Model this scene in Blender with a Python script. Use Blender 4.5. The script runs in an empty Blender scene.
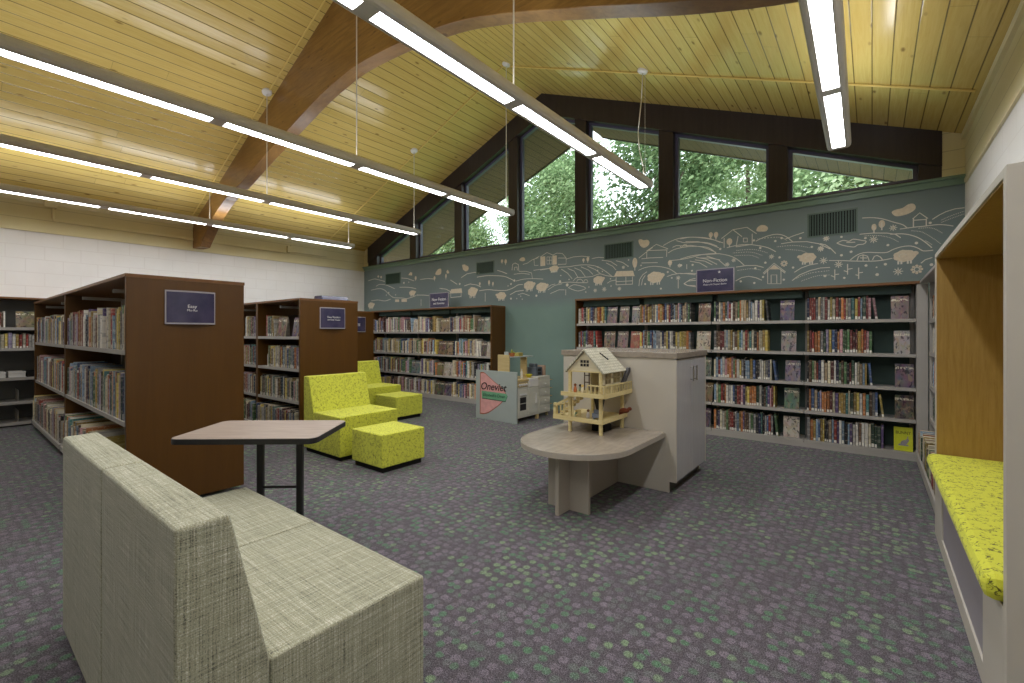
import bpy, math, random
from mathutils import Vector, Matrix

# ------------------------------------------------------------------ camera, world, exposure
SC = bpy.context.scene
COL = SC.collection
F_PX, YAW, EYE = 454.6, math.radians(38.38), 1.32
cam_data = bpy.data.cameras.new('camera')
cam_data.sensor_fit = 'HORIZONTAL'
cam_data.sensor_width = 36.0
cam_data.lens = F_PX / 1024 * 36.0
cam_data.shift_y = -8.5 / 1024
cam_data.clip_start = 0.05
cam_data.clip_end = 200
cam = bpy.data.objects.new('camera', cam_data)
COL.objects.link(cam)
cam.location = (0, 0, EYE)
cam.rotation_euler = (math.pi / 2, 0, YAW)
SC.camera = cam

world = bpy.data.worlds.new('overcast_sky')
SC.world = world
world.use_nodes = True
wn = world.node_tree.nodes
wbg = wn['Background']
wbg.inputs['Color'].default_value = (0.86, 0.93, 1.0, 1)
wbg.inputs['Strength'].default_value = 1.5

SC.view_settings.view_transform = 'Standard'
SC.view_settings.look = 'None'
SC.view_settings.exposure = 1.66
SC.view_settings.gamma = 1.0
SC.view_settings.use_curve_mapping = False
SC.cycles.use_denoising = True
SC.cycles.max_bounces = 8
SC.cycles.diffuse_bounces = 5
SC.cycles.glossy_bounces = 3
SC.cycles.transparent_max_bounces = 12
SC.cycles.sample_clamp_indirect = 4.0

LENS_DOWN = 10.0      # the pendants' lower lenses
LENS_UP = 3.5        # their upward lenses

# ------------------------------------------------------------------ geometry helpers
class MB:
    """collects shapes for ONE mesh; every face carries a material slot"""
    def __init__(s): s.v = []; s.f = []; s.m = []
    def add(s, vs, fs, mi=0):
        b = len(s.v); s.v += [tuple(p) for p in vs]
        for f in fs: s.f.append([b + i for i in f]); s.m.append(mi)
        return s
    def box(s, x0, x1, y0, y1, z0, z1, mi=0):
        if x0 > x1: x0, x1 = x1, x0
        if y0 > y1: y0, y1 = y1, y0
        if z0 > z1: z0, z1 = z1, z0
        return s.add([(x0,y0,z0),(x1,y0,z0),(x1,y1,z0),(x0,y1,z0),(x0,y0,z1),(x1,y0,z1),(x1,y1,z1),(x0,y1,z1)],
                     [(3,2,1,0),(4,5,6,7),(0,1,5,4),(1,2,6,5),(2,3,7,6),(3,0,4,7)], mi)
    def prism(s, poly, axis, lo, hi, mi=0):
        """poly: 2D points; axis 'x' -> (y,z), 'y' -> (x,z), 'z' -> (x,y)"""
        def P(a, b, t): return (t,a,b) if axis == 'x' else (a,t,b) if axis == 'y' else (a,b,t)
        n = len(poly)
        area = sum(poly[i][0]*poly[(i+1)%n][1]-poly[(i+1)%n][0]*poly[i][1] for i in range(n))
        if (area < 0) != (axis == 'y'): poly = poly[::-1]
        vs = [P(a,b,lo) for a,b in poly] + [P(a,b,hi) for a,b in poly]
        fs = [tuple(range(n))[::-1], tuple(range(n, 2*n))] + [(i,(i+1)%n,n+(i+1)%n,n+i) for i in range(n)]
        return s.add(vs, fs, mi)
    def tube(s, p, q, r, n=10, mi=0, r2=None):
        p, q = Vector(p), Vector(q); d = (q-p).normalized()
        u = d.orthogonal().normalized(); w = d.cross(u); r2 = r if r2 is None else r2
        vs = []
        for c, rr in ((p, r), (q, r2)):
            vs += [c + (u*math.cos(2*math.pi*i/n) + w*math.sin(2*math.pi*i/n))*rr for i in range(n)]
        fs = [tuple(range(n))[::-1], tuple(range(n,2*n))] + [(i,(i+1)%n,n+(i+1)%n,n+i) for i in range(n)]
        return s.add(vs, fs, mi)
    def path(s, pts, r, n=8, mi=0):
        for a, b in zip(pts, pts[1:]): s.tube(a, b, r, n, mi)
        return s
    def lathe(s, prof, n=20, c=(0,0,0), mi=0):
        vs = []; m = len(prof)
        for i in range(n):
            a = 2*math.pi*i/n
            vs += [(c[0]+r*math.cos(a), c[1]+r*math.sin(a), c[2]+z) for r, z in prof]
        fs = [(i*m+j, ((i+1)%n)*m+j, ((i+1)%n)*m+j+1, i*m+j+1) for i in range(n) for j in range(m-1)]
        fs += [tuple(i*m for i in range(n))[::-1], tuple(i*m+m-1 for i in range(n))]
        return s.add(vs, fs, mi)
    def ball(s, c, rx, ry, rz, n=12, m=8, mi=0):
        prof = [(math.sin(math.pi*j/m), -math.cos(math.pi*j/m)) for j in range(m+1)]
        vs = []; fs = []
        for i in range(n):
            a = 2*math.pi*i/n
            vs += [(c[0]+rx*r*math.cos(a), c[1]+ry*r*math.sin(a), c[2]+rz*z) for r, z in prof]
        fs = [(i*(m+1)+j, ((i+1)%n)*(m+1)+j, ((i+1)%n)*(m+1)+j+1, i*(m+1)+j+1) for i in range(n) for j in range(m)]
        return s.add(vs, fs, mi)
    def quad(s, a, b, c, d, mi=0): return s.add([a,b,c,d], [(0,1,2,3)], mi)
    def mesh(s, name, mats, off=(0,0,0)):
        me = bpy.data.meshes.new(name)
        me.from_pydata([(x-off[0],y-off[1],z-off[2]) for x,y,z in s.v], [], s.f)
        for m in mats: me.materials.append(m)
        if len(mats) > 1: me.polygons.foreach_set('material_index', s.m)
        me.update()
        return me

def link(name, me, parent=None, loc=(0,0,0), bevel=0, seg=2, smooth=False):
    o = bpy.data.objects.new(name, me); COL.objects.link(o)
    o.location = loc
    if parent is not None: o.parent = parent
    if smooth:
        for p in me.polygons: p.use_smooth = True
    if bevel:
        b = o.modifiers.new('edge', 'BEVEL'); b.width = bevel; b.segments = seg
        b.limit_method = 'ANGLE'; b.angle_limit = math.radians(40)
        b.harden_normals = False
    return o

def tag(o, label, cat, group=None, kind=None):
    o['label'] = label; o['category'] = cat
    if group: o['group'] = group
    if kind: o['kind'] = kind
    return o

def thing(name, label, cat, loc=(0,0,0), rotz=0.0, group=None):
    o = bpy.data.objects.new(name, None); COL.objects.link(o)
    o.empty_display_size = 0.1
    o.location = loc; o.rotation_euler = (0,0,rotz)
    return tag(o, label, cat, group)

def origin(o):
    """world position of a part's own origin, for things that are not rotated"""
    p = Vector((0,0,0))
    while o is not None: p += Vector(o.location); o = o.parent
    return p

def part(name, mb, mats, parent, world=True, bevel=0, seg=2, smooth=False, label=None):
    """a child mesh; shapes are given in world coordinates (world=True) or in the thing's own"""
    if not isinstance(mats, (list, tuple)): mats = [mats]
    off = origin(parent) if world else (0,0,0)
    o = link(name, mb.mesh(name, mats, off), parent, (0,0,0), bevel, seg, smooth)
    if label: o['label'] = label
    return o

def solo(name, mb, mats, label, cat, group=None, base=None, bevel=0, smooth=False, kind=None):
    """a thing that is one mesh; its origin sits at its base"""
    if not isinstance(mats, (list, tuple)): mats = [mats]
    if base is None:
        xs, ys, zs = zip(*mb.v); base = ((min(xs)+max(xs))/2, (min(ys)+max(ys))/2, min(zs))
    o = link(name, mb.mesh(name, mats, base), None, base, bevel, 2, smooth)
    return tag(o, label, cat, group, kind)

def struct(name, mb, mats, parent=None, bevel=0, label=None, cat=None):
    if not isinstance(mats, (list, tuple)): mats = [mats]
    o = link(name, mb.mesh(name, mats, origin(parent) if parent else (0,0,0)), parent, (0,0,0), bevel)
    if parent is None: o['kind'] = 'structure'
    if label: o['label'] = label
    if cat: o['category'] = cat
    return o

def copy_thing(o, loc, rotz, label):
    """a copy of a thing with copies of its parts and sub-parts"""
    def rec(src, par):
        c = src.copy(); COL.objects.link(c)
        if par is not None: c.parent = par
        for ch in list(src.children): rec(ch, c)
        return c
    r = rec(o, None); r.location = loc; r.rotation_euler = (0,0,rotz); r['label'] = label
    return r

def lettering(name, text, size, mat, parent, loc, rot, align='CENTER', shear=0.0, depth=0.0008, bold=0.0):
    cu = bpy.data.curves.new(name, 'FONT'); cu.body = text; cu.size = size
    cu.align_x = align; cu.align_y = 'CENTER'; cu.extrude = depth; cu.shear = shear; cu.offset = bold
    t = bpy.data.objects.new(name, cu); COL.objects.link(t)
    dg = bpy.context.evaluated_depsgraph_get()
    me = bpy.data.meshes.new_from_object(t.evaluated_get(dg))
    bpy.data.objects.remove(t)
    me.materials.clear(); me.materials.append(mat)
    o = bpy.data.objects.new(name, me); COL.objects.link(o)
    o.parent = parent
    o.location = Vector(loc) - origin(parent); o.rotation_euler = rot
    return o

# ------------------------------------------------------------------ materials
def srgb(r, g, b):
    f = lambda c: (c/255/12.92) if c/255 <= 0.04045 else ((c/255+0.055)/1.055)**2.4
    return (f(r), f(g), f(b), 1.0)

class NT:
    """a small node-tree writer"""
    def __init__(s, name):
        s.m = bpy.data.materials.new(name); s.m.use_nodes = True
        s.t = s.m.node_tree; s.t.nodes.clear()
        s.out = s.t.nodes.new('ShaderNodeOutputMaterial')
    def put(s, sock, v):
        if v is None: return
        if isinstance(v, bpy.types.NodeSocket): s.t.links.new(v, sock)
        else: sock.default_value = v
    def node(s, ty, **kw):
        n = s.t.nodes.new(ty)
        for k, v in kw.items(): setattr(n, k, v)
        return n
    def math(s, op, a, b=None, c=None):
        n = s.node('ShaderNodeMath', operation=op)
        s.put(n.inputs[0], a); s.put(n.inputs[1], b)
        if c is not None: s.put(n.inputs[2], c)
        return n.outputs[0]
    def coord(s, kind='Object'): return s.node('ShaderNodeTexCoord').outputs[kind]
    def mapping(s, v, scale=(1,1,1), loc=(0,0,0), rot=(0,0,0)):
        n = s.node('ShaderNodeMapping'); s.put(n.inputs['Vector'], v)
        n.inputs['Scale'].default_value = scale; n.inputs['Location'].default_value = loc; n.inputs['Rotation'].default_value = rot
        return n.outputs[0]
    def noise(s, v, scale=5.0, detail=2.0, rough=0.5, dist=0.0, dim='3D', w=None):
        n = s.node('ShaderNodeTexNoise', noise_dimensions=dim)
        if v is not None and 'Vector' in n.inputs: s.put(n.inputs['Vector'], v)
        if w is not None: s.put(n.inputs['W'], w)
        n.inputs['Scale'].default_value = scale; n.inputs['Detail'].default_value = detail
        n.inputs['Roughness'].default_value = rough; n.inputs['Distortion'].default_value = dist
        return n
    def voronoi(s, v, scale, feature='F1', rand=1.0, dim='3D'):
        n = s.node('ShaderNodeTexVoronoi', feature=feature, voronoi_dimensions=dim)
        s.put(n.inputs['Vector'], v); n.inputs['Scale'].default_value = scale; n.inputs['Randomness'].default_value = rand
        return n
    def white(s, v=None, w=None, dim='3D'):
        n = s.node('ShaderNodeTexWhiteNoise', noise_dimensions=dim)
        if v is not None: s.put(n.inputs['Vector'], v)
        if w is not None: s.put(n.inputs['W'], w)
        return n
    def ramp(s, f, stops, interp='LINEAR'):
        n = s.node('ShaderNodeValToRGB'); r = n.color_ramp; r.interpolation = interp
        while len(r.elements) < len(stops): r.elements.new(0.5)
        for e, (p, c) in zip(r.elements, stops):
            e.position = p; e.color = c if len(c) == 4 else (*c, 1)
        s.put(n.inputs[0], f); return n.outputs[0]
    def range(s, v, a, b, c=0.0, d=1.0, clamp=True):
        n = s.node('ShaderNodeMapRange'); n.clamp = clamp
        for i, x in enumerate((v,a,b,c,d)): s.put(n.inputs[i], x)
        return n.outputs[0]
    def mix(s, fac, a, b, blend='MIX'):
        n = s.node('ShaderNodeMix', data_type='RGBA', blend_type=blend)
        s.put(n.inputs[0], fac); s.put(n.inputs[6], a); s.put(n.inputs[7], b)
        return n.outputs[2]
    def xyz(s, v):
        n = s.node('ShaderNodeSeparateXYZ'); s.put(n.inputs[0], v); return n.outputs
    def vec(s, x, y, z):
        n = s.node('ShaderNodeCombineXYZ')
        for i, a in enumerate((x,y,z)): s.put(n.inputs[i], a)
        return n.outputs[0]
    def bump(s, h, strength=0.2, dist=0.01):
        n = s.node('ShaderNodeBump'); s.put(n.inputs['Height'], h)
        n.inputs['Strength'].default_value = strength; n.inputs['Distance'].default_value = dist
        return n.outputs[0]
    def surf(s, color, rough=0.5, spec=0.5, normal=None, metal=0.0, sheen=0.0, coat=0.0):
        n = s.node('ShaderNodeBsdfPrincipled')
        s.put(n.inputs['Base Color'], color); s.put(n.inputs['Roughness'], rough)
        n.inputs['Specular IOR Level'].default_value = spec; n.inputs['Metallic'].default_value = metal
        if sheen: n.inputs['Sheen Weight'].default_value = sheen
        if coat: n.inputs['Coat Weight'].default_value = coat; n.inputs['Coat Roughness'].default_value = 0.12
        if normal is not None: s.put(n.inputs['Normal'], normal)
        s.t.links.new(n.outputs[0], s.out.inputs[0])
        return s.m

def scl(c, k): return (c[0]*k, c[1]*k, c[2]*k, 1.0)

def plain(name, c, rough=0.55, spec=0.4, var=0.08, scale=6.0, metal=0.0, bump=0.0):
    """a painted or moulded surface: one colour with a faint unevenness"""
    n = NT(name); co = n.coord()
    f = n.noise(co, scale, 3.0, 0.6).outputs[0]
    col = n.mix(n.range(f, 0.3, 0.7), scl(c, 1-var), scl(c, 1+var))
    b = n.bump(n.noise(co, 180.0, 2.0).outputs[0], bump, 0.002) if bump else None
    return n.surf(col, n.range(f, 0.2, 0.8, rough-0.05, rough+0.05), spec, b, metal)

def emit(name, c, strength):
    n = NT(name); e = n.node('ShaderNodeEmission')
    e.inputs[0].default_value = c; e.inputs[1].default_value = strength
    n.t.links.new(e.outputs[0], n.out.inputs[0]); return n.m

def wood(name, light, dark, axis='z', scale=1.0, rough=0.4, spec=0.4, contrast=1.0):
    """straight-grained veneer; the grain runs along axis"""
    n = NT(name); co = n.coord()
    st = {'x': (0.6,9,9), 'y': (9,0.6,9), 'z': (9,9,0.6)}[axis]
    m = n.mapping(co, tuple(a*scale for a in st))
    a = n.noise(m, 3.0, 5.0, 0.6, 0.4).outputs[0]
    fine = n.noise(n.mapping(co, tuple(v*scale*9 for v in st)), 3.0, 2.0).outputs[0]
    f = n.math('ADD', n.math('MULTIPLY', a, 0.75), n.math('MULTIPLY', fine, 0.25))
    col = n.mix(n.range(f, 0.5-0.2/contrast, 0.5+0.2/contrast), dark, light)
    return n.surf(col, rough, spec, n.bump(fine, 0.05, 0.001))

M = {}
def build_materials():
    # carpet tiles: heathered mauve-grey pebbles, some of them green, the green ones in loose drifts
    n = NT('pebble_carpet'); co = n.coord(); x, y, z = n.xyz(co)
    flat = n.vec(x, y, 0.0)
    v = n.voronoi(flat, 20.0, 'F1', 0.60, '2D')
    edge = n.range(v.outputs['Distance'], 0.30, 0.50, 0.12, 0.0)
    rr, rg, rb = n.xyz(v.outputs['Color'])
    drift = n.noise(n.mapping(flat, (1.0, 0.45, 1)), 1.3, 2.0, 0.5).outputs[0]
    drift2 = n.noise(n.mapping(flat, (0.9, 0.5, 1), (7.3, 2.1, 0)), 1.6, 2.0, 0.5).outputs[0]
    fib = n.noise(co, 190.0, 3.0, 0.8).outputs[0]
    fib2 = n.noise(co, 75.0, 3.0, 0.75).outputs[0]
    base = n.mix(rr, srgb(76,66,78), srgb(138,124,140))
    base = n.mix(n.range(rb, 0.55, 0.9), base, srgb(84,104,90))
    dot = n.math('MULTIPLY', n.range(edge, 0.0, 0.12), 1.0)
    g1 = n.math('MULTIPLY', n.math('GREATER_THAN', n.math('ADD', rg, n.math('MULTIPLY', drift, 0.95)), 1.19), dot)
    g2 = n.math('MULTIPLY', n.math('GREATER_THAN', n.math('ADD', rb, n.math('MULTIPLY', drift2, 1.05)), 1.41), dot)
    col = n.mix(n.math('MULTIPLY', g1, n.range(rr, 0, 1, 0.55, 1.0)), base, srgb(48,142,72))
    col = n.mix(n.math('MULTIPLY', g2, n.range(rr, 0, 1, 0.6, 1.0)), col, srgb(140,180,118))
    col = n.mix(n.math('MULTIPLY', n.range(edge, 0.0, 0.10, 1.0, 0.0), 0.9), col, srgb(44,36,44))
    col = n.mix(n.range(fib, 0.40, 0.60, 0.0, 1.0), n.mix(0.78, col, (0.012,0.010,0.012,1)), n.mix(0.24, col, srgb(215,206,216)))
    col = n.mix(n.range(fib2, 0.46, 0.62, 0.0, 0.45), col, srgb(50,42,50))
    M['carpet'] = n.surf(col, 0.95, 0.15, n.bump(n.math('ADD', fib, n.math('MULTIPLY', dot, 0.7)), 0.5, 0.004), sheen=0.15)

    # tongue-and-groove pine: boards run along y, one board is 0.135 wide
    def planks(name, light, dark, groove, w=0.135, rough=0.34, spec=0.5):
        n = NT(name); co = n.coord(); x, y, z = n.xyz(co)
        u = n.math('DIVIDE', x, w); idx = n.math('FLOOR', u); fr = n.math('FRACT', u)
        tone = n.white(w=idx, dim='1D').outputs['Value']
        yy = n.math('ADD', y, n.math('MULTIPLY', tone, 37.0))
        p = n.vec(n.math('MULTIPLY', x, 1.0), yy, n.math('MULTIPLY', idx, 3.1))
        bi = n.math('FLOOR', n.math('DIVIDE', yy, 4.8))
        t2 = n.white(n.vec(idx, bi, 0.0)).outputs['Value']
        g = n.noise(n.mapping(p, (22,1.2,1)), 2.0, 4.0, 0.6, 0.8).outputs[0]
        col = n.mix(n.range(g, 0.2, 0.8), dark, light)
        col = n.mix(n.range(t2, 0, 1, 0.0, 0.32), col, scl(dark, 0.85))
        kn = n.voronoi(n.mapping(p, (7.0,2.6,1)), 1.0, 'F1', 1.0).outputs['Distance']
        col = n.mix(n.range(kn, 0.05, 0.13, 0.75, 0.0), col, srgb(112,80,38))
        line = n.math('MAXIMUM', n.range(fr, 0.0, 0.055, 1.0, 0.0), n.range(fr, 0.955, 1.0, 0.0, 1.0))
        fy = n.math('FRACT', n.math('DIVIDE', yy, 4.8))
        butt = n.range(fy, 0.0, 0.0010, 1.0, 0.0)
        col = n.mix(n.math('MAXIMUM', line, n.math('MULTIPLY', butt, 0.7)), col, groove)
        tl = n.math('MULTIPLY', n.math('MULTIPLY', n.math('SUBTRACT', fr, 0.5), n.math('SUBTRACT', t2, 0.5)), w*0.12)
        hh = n.math('ADD', tl, n.math('MULTIPLY', n.math('SUBTRACT', n.math('MULTIPLY', g, 0.03), line), 0.0016))
        b = n.bump(hh, 1.0, 1.0)
        return n.surf(col, n.range(g, 0.2, 0.8, rough-0.01, rough+0.02), spec, b)
    M['planks'] = planks('pine_ceiling_boards', srgb(225,202,124), srgb(203,172,92), srgb(56,38,12), rough=0.20)
    M['soffit'] = planks('stained_soffit_boards', srgb(122,96,80), srgb(98,75,62), srgb(46,32,26), rough=0.6, spec=0.3)

    # glued laminated beam
    n = NT('glulam_timber'); co = n.coord(); x, y, z = n.xyz(co)
    g = n.noise(n.mapping(co, (1.4, 6, 14)), 2.0, 5.0, 0.65, 0.5).outputs[0]
    bl = n.noise(co, 2.6, 3.0, 0.6).outputs[0]
    col = n.mix(n.range(g, 0.3, 0.7), srgb(118,84,40), srgb(158,118,62))
    col = n.mix(n.range(bl, 0.4, 0.7, 0.0, 0.5), col, srgb(118,80,34))
    kn = n.voronoi(n.mapping(co, (4,4,11)), 1.0).outputs['Distance']
    col = n.mix(n.range(kn, 0.06, 0.14, 0.7, 0.0), col, srgb(70,40,16))
    M['glulam'] = n.surf(col, 0.32, 0.5, n.bump(g, 0.08, 0.003))

    # painted concrete block
    n = NT('painted_block'); co = n.coord(); x, y, z = n.xyz(co)
    bk = n.node('ShaderNodeTexBrick', offset=0.5)
    n.put(bk.inputs['Vector'], n.vec(y, z, 0.0))
    bk.inputs['Scale'].default_value = 1.0; bk.inputs['Mortar Size'].default_value = 0.006
    bk.inputs['Brick Width'].default_value = 0.406; bk.inputs['Row Height'].default_value = 0.203
    bk.inputs['Color1'].default_value = (1,1,1,1); bk.inputs['Color2'].default_value = (1,1,1,1); bk.inputs['Mortar'].default_value = (0,0,0,1)
    h = n.math('MULTIPLY', bk.outputs['Color'], 1.0)
    col = n.mix(n.range(n.noise(co, 3.0, 3.0).outputs[0], 0.3, 0.7), srgb(238,236,233), srgb(243,241,239))
    col = n.mix(n.math('SUBTRACT', 1.0, h), col, srgb(234,231,228))
    b = n.bump(n.math('ADD', h, n.math('MULTIPLY', n.noise(co, 120.0, 3.0).outputs[0], 0.12)), 0.10, 0.003)
    M['block'] = n.surf(col, 0.7, 0.3, b)

    # cream painted boarding above the block
    n = NT('cream_boarding'); co = n.coord(); x, y, z = n.xyz(co)
    f = n.math('FRACT', n.math('DIVIDE', z, 0.19))
    line = n.math('MULTIPLY', n.range(f, 0.0, 0.06, 1.0, 0.0), 0.5)
    c0 = n.mix(n.range(n.noise(co, 2.0, 3.0).outputs[0], 0.3, 0.7), srgb(222,212,168), srgb(228,219,178))
    M['cream'] = n.surf(n.mix(line, c0, srgb(120,104,60)), 0.55, 0.35, n.bump(line, -0.3, 0.004))
    M['cream_trim'] = plain('cream_trim_paint', srgb(226,217,176), 0.5, 0.4, 0.03)

    # gable wall: teal paint below, blue-grey printed mural ground above, a soft border between them
    n = NT('teal_gable_wall'); co = n.coord(); x, y, z = n.xyz(co)
    f = n.range(n.math('ADD', z, n.math('MULTIPLY', n.noise(co, 1.2, 2.0).outputs[0], 0.10)), 1.80, 1.98)
    var = n.noise(co, 2.2, 2.0).outputs[0]
    teal = n.mix(n.range(var, 0.3, 0.7), srgb(118,142,134), srgb(123,147,139))
    grey = n.mix(n.range(var, 0.3, 0.7), srgb(115,129,130), srgb(120,134,134))
    M['gable'] = n.surf(n.mix(f, teal, grey), 0.6, 0.35, n.bump(n.noise(co, 160.0, 2.0).outputs[0], 0.06, 0.002))
    M['cap'] = plain('green_sill_paint', srgb(112,138,120), 0.4, 0.5, 0.03)
    M['vent_rim'] = plain('green_vent_rim', srgb(92,112,100), 0.45, 0.5, 0.03)
    M['vent'] = plain('green_vent_metal', srgb(56,78,66), 0.45, 0.5, 0.05)
    M['vent_dark'] = plain('vent_void', srgb(24,32,28), 0.8, 0.2, 0.05)
    M['mural'] = plain('cream_mural_ink', srgb(216,212,200), 0.65, 0.3, 0.06)
    M['mural_fill'] = plain('sand_mural_ink', srgb(214,202,180), 0.65, 0.3, 0.09, 30)

    # window frames and glass
    M['frame'] = wood('dark_stained_frame', srgb(56,46,46), srgb(40,33,34), 'z', 1.0, 0.35, 0.5)
    M['sash'] = plain('sky_tinted_bronze_sash', srgb(86,84,108), 0.35, 0.5, 0.05)  # blue tint puts the reflected sky into the bronze colour
    n = NT('window_glass')
    tr = n.node('ShaderNodeBsdfTransparent'); tr.inputs[0].default_value = (0.93,0.96,0.95,1)
    gl = n.node('ShaderNodeBsdfGlossy'); gl.inputs['Roughness'].default_value = 0.02
    lw = n.node('ShaderNodeLayerWeight'); lw.inputs[0].default_value = 0.5
    fac = n.range(n.math('POWER', lw.outputs['Facing'], 4.0), 0.0, 1.0, 0.025, 0.5)
    mx = n.node('ShaderNodeMixShader'); n.put(mx.inputs[0], fac)
    n.t.links.new(tr.outputs[0], mx.inputs[1]); n.t.links.new(gl.outputs[0], mx.inputs[2]); n.t.links.new(mx.outputs[0], n.out.inputs[0])
    M['glass'] = n.m

    # trees
    n = NT('leaf'); a = n.node('ShaderNodeAttribute', attribute_name='tint').outputs['Fac']
    leafc = n.ramp(a, [(0.0, srgb(66,84,56)), (0.45, srgb(110,133,92)), (0.8, srgb(156,174,128)), (1.0, srgb(196,208,170))])
    d = n.node('ShaderNodeBsdfDiffuse'); n.put(d.inputs[0], leafc)
    t = n.node('ShaderNodeBsdfTranslucent'); n.put(t.inputs[0], leafc)
    mx = n.node('ShaderNodeMixShader'); mx.inputs[0].default_value = 0.45
    n.t.links.new(d.outputs[0], mx.inputs[1]); n.t.links.new(t.outputs[0], mx.inputs[2]); n.t.links.new(mx.outputs[0], n.out.inputs[0])
    M['leaf'] = n.m
    M['bark'] = plain('bark', srgb(86,74,64), 0.9, 0.2, 0.25, 12)
    M['lawn'] = plain('mown_grass', srgb(92,120,66), 0.95, 0.1, 0.2, 9)

    # casework and metal
    M['mahogany'] = wood('brown_maple_veneer', srgb(95,62,16), srgb(83,52,11), 'z', 0.7, 0.38, 0.45, 0.8)
    M['mahogany_top'] = wood('brown_veneer_edge', srgb(128,88,48), srgb(108,70,36), 'x', 0.7, 0.38, 0.45, 0.8)
    M['shelf'] = plain('grey_shelf_steel', srgb(172,167,160), 0.42, 0.45, 0.03)
    M['shelf_dark'] = plain('dark_grey_steel', srgb(104,104,100), 0.5, 0.4, 0.04)  # a darker grey than the shelves, for backs, kick boards and carcass
    M['slat'] = plain('dark_green_back', srgb(86,106,100), 0.6, 0.3, 0.05)
    M['dark_back'] = plain('dark_brown_back', srgb(62,48,38), 0.6, 0.3, 0.05)
    M['grey_lam'] = plain('warm_grey_laminate', srgb(194,187,175), 0.45, 0.4, 0.025, 3)
    M['grey_lam2'] = plain('taupe_laminate', srgb(176,167,155), 0.42, 0.4, 0.025, 3)
    n = NT('gloss_grey_door'); co = n.coord()
    f = n.noise(n.mapping(co, (30,30,1.2)), 3.0, 3.0).outputs[0]
    M['gloss_door'] = n.surf(n.mix(n.range(f, 0.3, 0.7), srgb(182,180,182), srgb(190,188,190)), 0.12, 0.6)
    n = NT('weathered_laminate_top'); co = n.coord()
    f = n.noise(n.mapping(co, (9,1.6,9)), 3.0, 4.0, 0.6, 0.6).outputs[0]
    f2 = n.noise(co, 3.0, 3.0, 0.6, 1.0).outputs[0]
    c0 = n.mix(n.range(f, 0.3, 0.7), srgb(136,126,114), srgb(158,147,134))
    M['worktop'] = n.surf(n.mix(n.range(f2, 0.45, 0.7, 0, 0.5), c0, srgb(176,166,152)), 0.24, 0.5)
    n = NT('ash_table_laminate'); co = n.coord()
    f = n.noise(n.mapping(co, (1.4,16,9)), 3.0, 4.0, 0.6, 0.3).outputs[0]
    M['ash'] = n.surf(n.mix(n.range(f, 0.3, 0.7), srgb(150,132,120), srgb(180,164,152)), 0.4, 0.4)
    M['black'] = plain('black_powder_coat', srgb(34,33,34), 0.4, 0.5, 0.05)
    M['plinth'] = plain('black_plinth', srgb(22,21,20), 0.7, 0.3, 0.05)
    M['chrome'] = plain('satin_steel', srgb(190,190,190), 0.25, 0.5, 0.02, metal=1.0)
    M['nook_wood'] = wood('rift_oak_veneer', srgb(176,142,78), srgb(152,118,56), 'z', 2.4, 0.42, 0.4, 1.0)
    M['grille'] = plain('lavender_grey_panel', srgb(146,140,146), 0.5, 0.4, 0.03)

    # upholstery
    def tweed(name, pale, mid, dark, k=1.0):
        n = NT(name); co = n.coord()
        a = n.noise(n.mapping(co, (300*k,300*k,5*k)), 1.0, 2.0, 0.6).outputs[0]
        b = n.noise(n.mapping(co, (5*k,300*k,300*k)), 1.0, 2.0, 0.6).outputs[0]
        c = n.noise(n.mapping(co, (300*k,5*k,300*k)), 1.0, 2.0, 0.6).outputs[0]
        s = n.math('ADD', n.math('ADD', a, b), c)
        col = n.ramp(n.range(s, 1.13, 1.87), [(0.0, dark), (0.4, mid), (0.62, mid), (1.0, pale)])
        fine = n.noise(co, 620.0, 1.0).outputs[0]
        col = n.mix(n.range(fine, 0.3, 0.7, 0.0, 0.35), col, scl(dark, 0.9))
        return n.surf(col, 0.9, 0.2, n.bump(n.math('ADD', s, fine), 0.35, 0.0025), sheen=0.2)
    M['tweed'] = tweed('beige_tweed', srgb(236,234,218), srgb(176,174,148), srgb(88,88,78))
    def fleck(name, base, ink, k=1.0):
        n = NT(name); co = n.coord()
        a = n.noise(co, 34*k, 2.0, 0.5, 1.2).outputs[0]
        b = n.noise(n.mapping(co, (1,1,1), (4.1,7.7,2.3)), 26*k, 1.0).outputs[0]
        line = n.range(n.math('ABSOLUTE', n.math('SUBTRACT', a, 0.5)), 0.016, 0.036, 1.0, 0.0)
        keep = n.range(b, 0.49, 0.53)
        f = n.math('MULTIPLY', line, keep)
        weave = n.noise(co, 480.0, 2.0).outputs[0]
        c0 = n.mix(n.range(weave, 0.3, 0.7), scl(base, 0.86), scl(base, 1.08))
        return n.surf(n.mix(n.math('MULTIPLY', f, 0.9), c0, ink), 0.75, 0.25, n.bump(weave, 0.2, 0.002), sheen=0.1)
    M['lime'] = fleck('lime_flecked_fabric', srgb(216,218,80), srgb(54,52,22), 1.75)
    M['lime_pad'] = fleck('lime_scribble_fabric', srgb(214,216,70), srgb(62,60,26), 1.0)

    # pendant lights, paper, signs
    M['housing'] = plain('taupe_light_housing', srgb(206,202,196), 0.38, 0.5, 0.02)
    M['lens'] = emit('lit_lens', (0.95, 0.98, 1.03, 1), LENS_DOWN)
    M['uplens'] = emit('lit_upper_lens', (0.95, 0.98, 1.03, 1), LENS_UP)
    M['white'] = plain('white_enamel', srgb(228,226,222), 0.4, 0.5, 0.02)
    M['conduit'] = plain('yellow_painted_conduit', srgb(222,196,112), 0.45, 0.4, 0.03)
    M['cable'] = plain('white_cable', srgb(206,200,186), 0.5, 0.4, 0.02)
    n = NT('navy_sign_print'); co = n.coord()
    f = n.noise(co, 9.0, 2.0).outputs[0]
    M['navy'] = n.surf(n.mix(n.range(f, 0.35, 0.65), srgb(56,55,84), srgb(72,66,94)), 0.22, 0.5)
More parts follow.
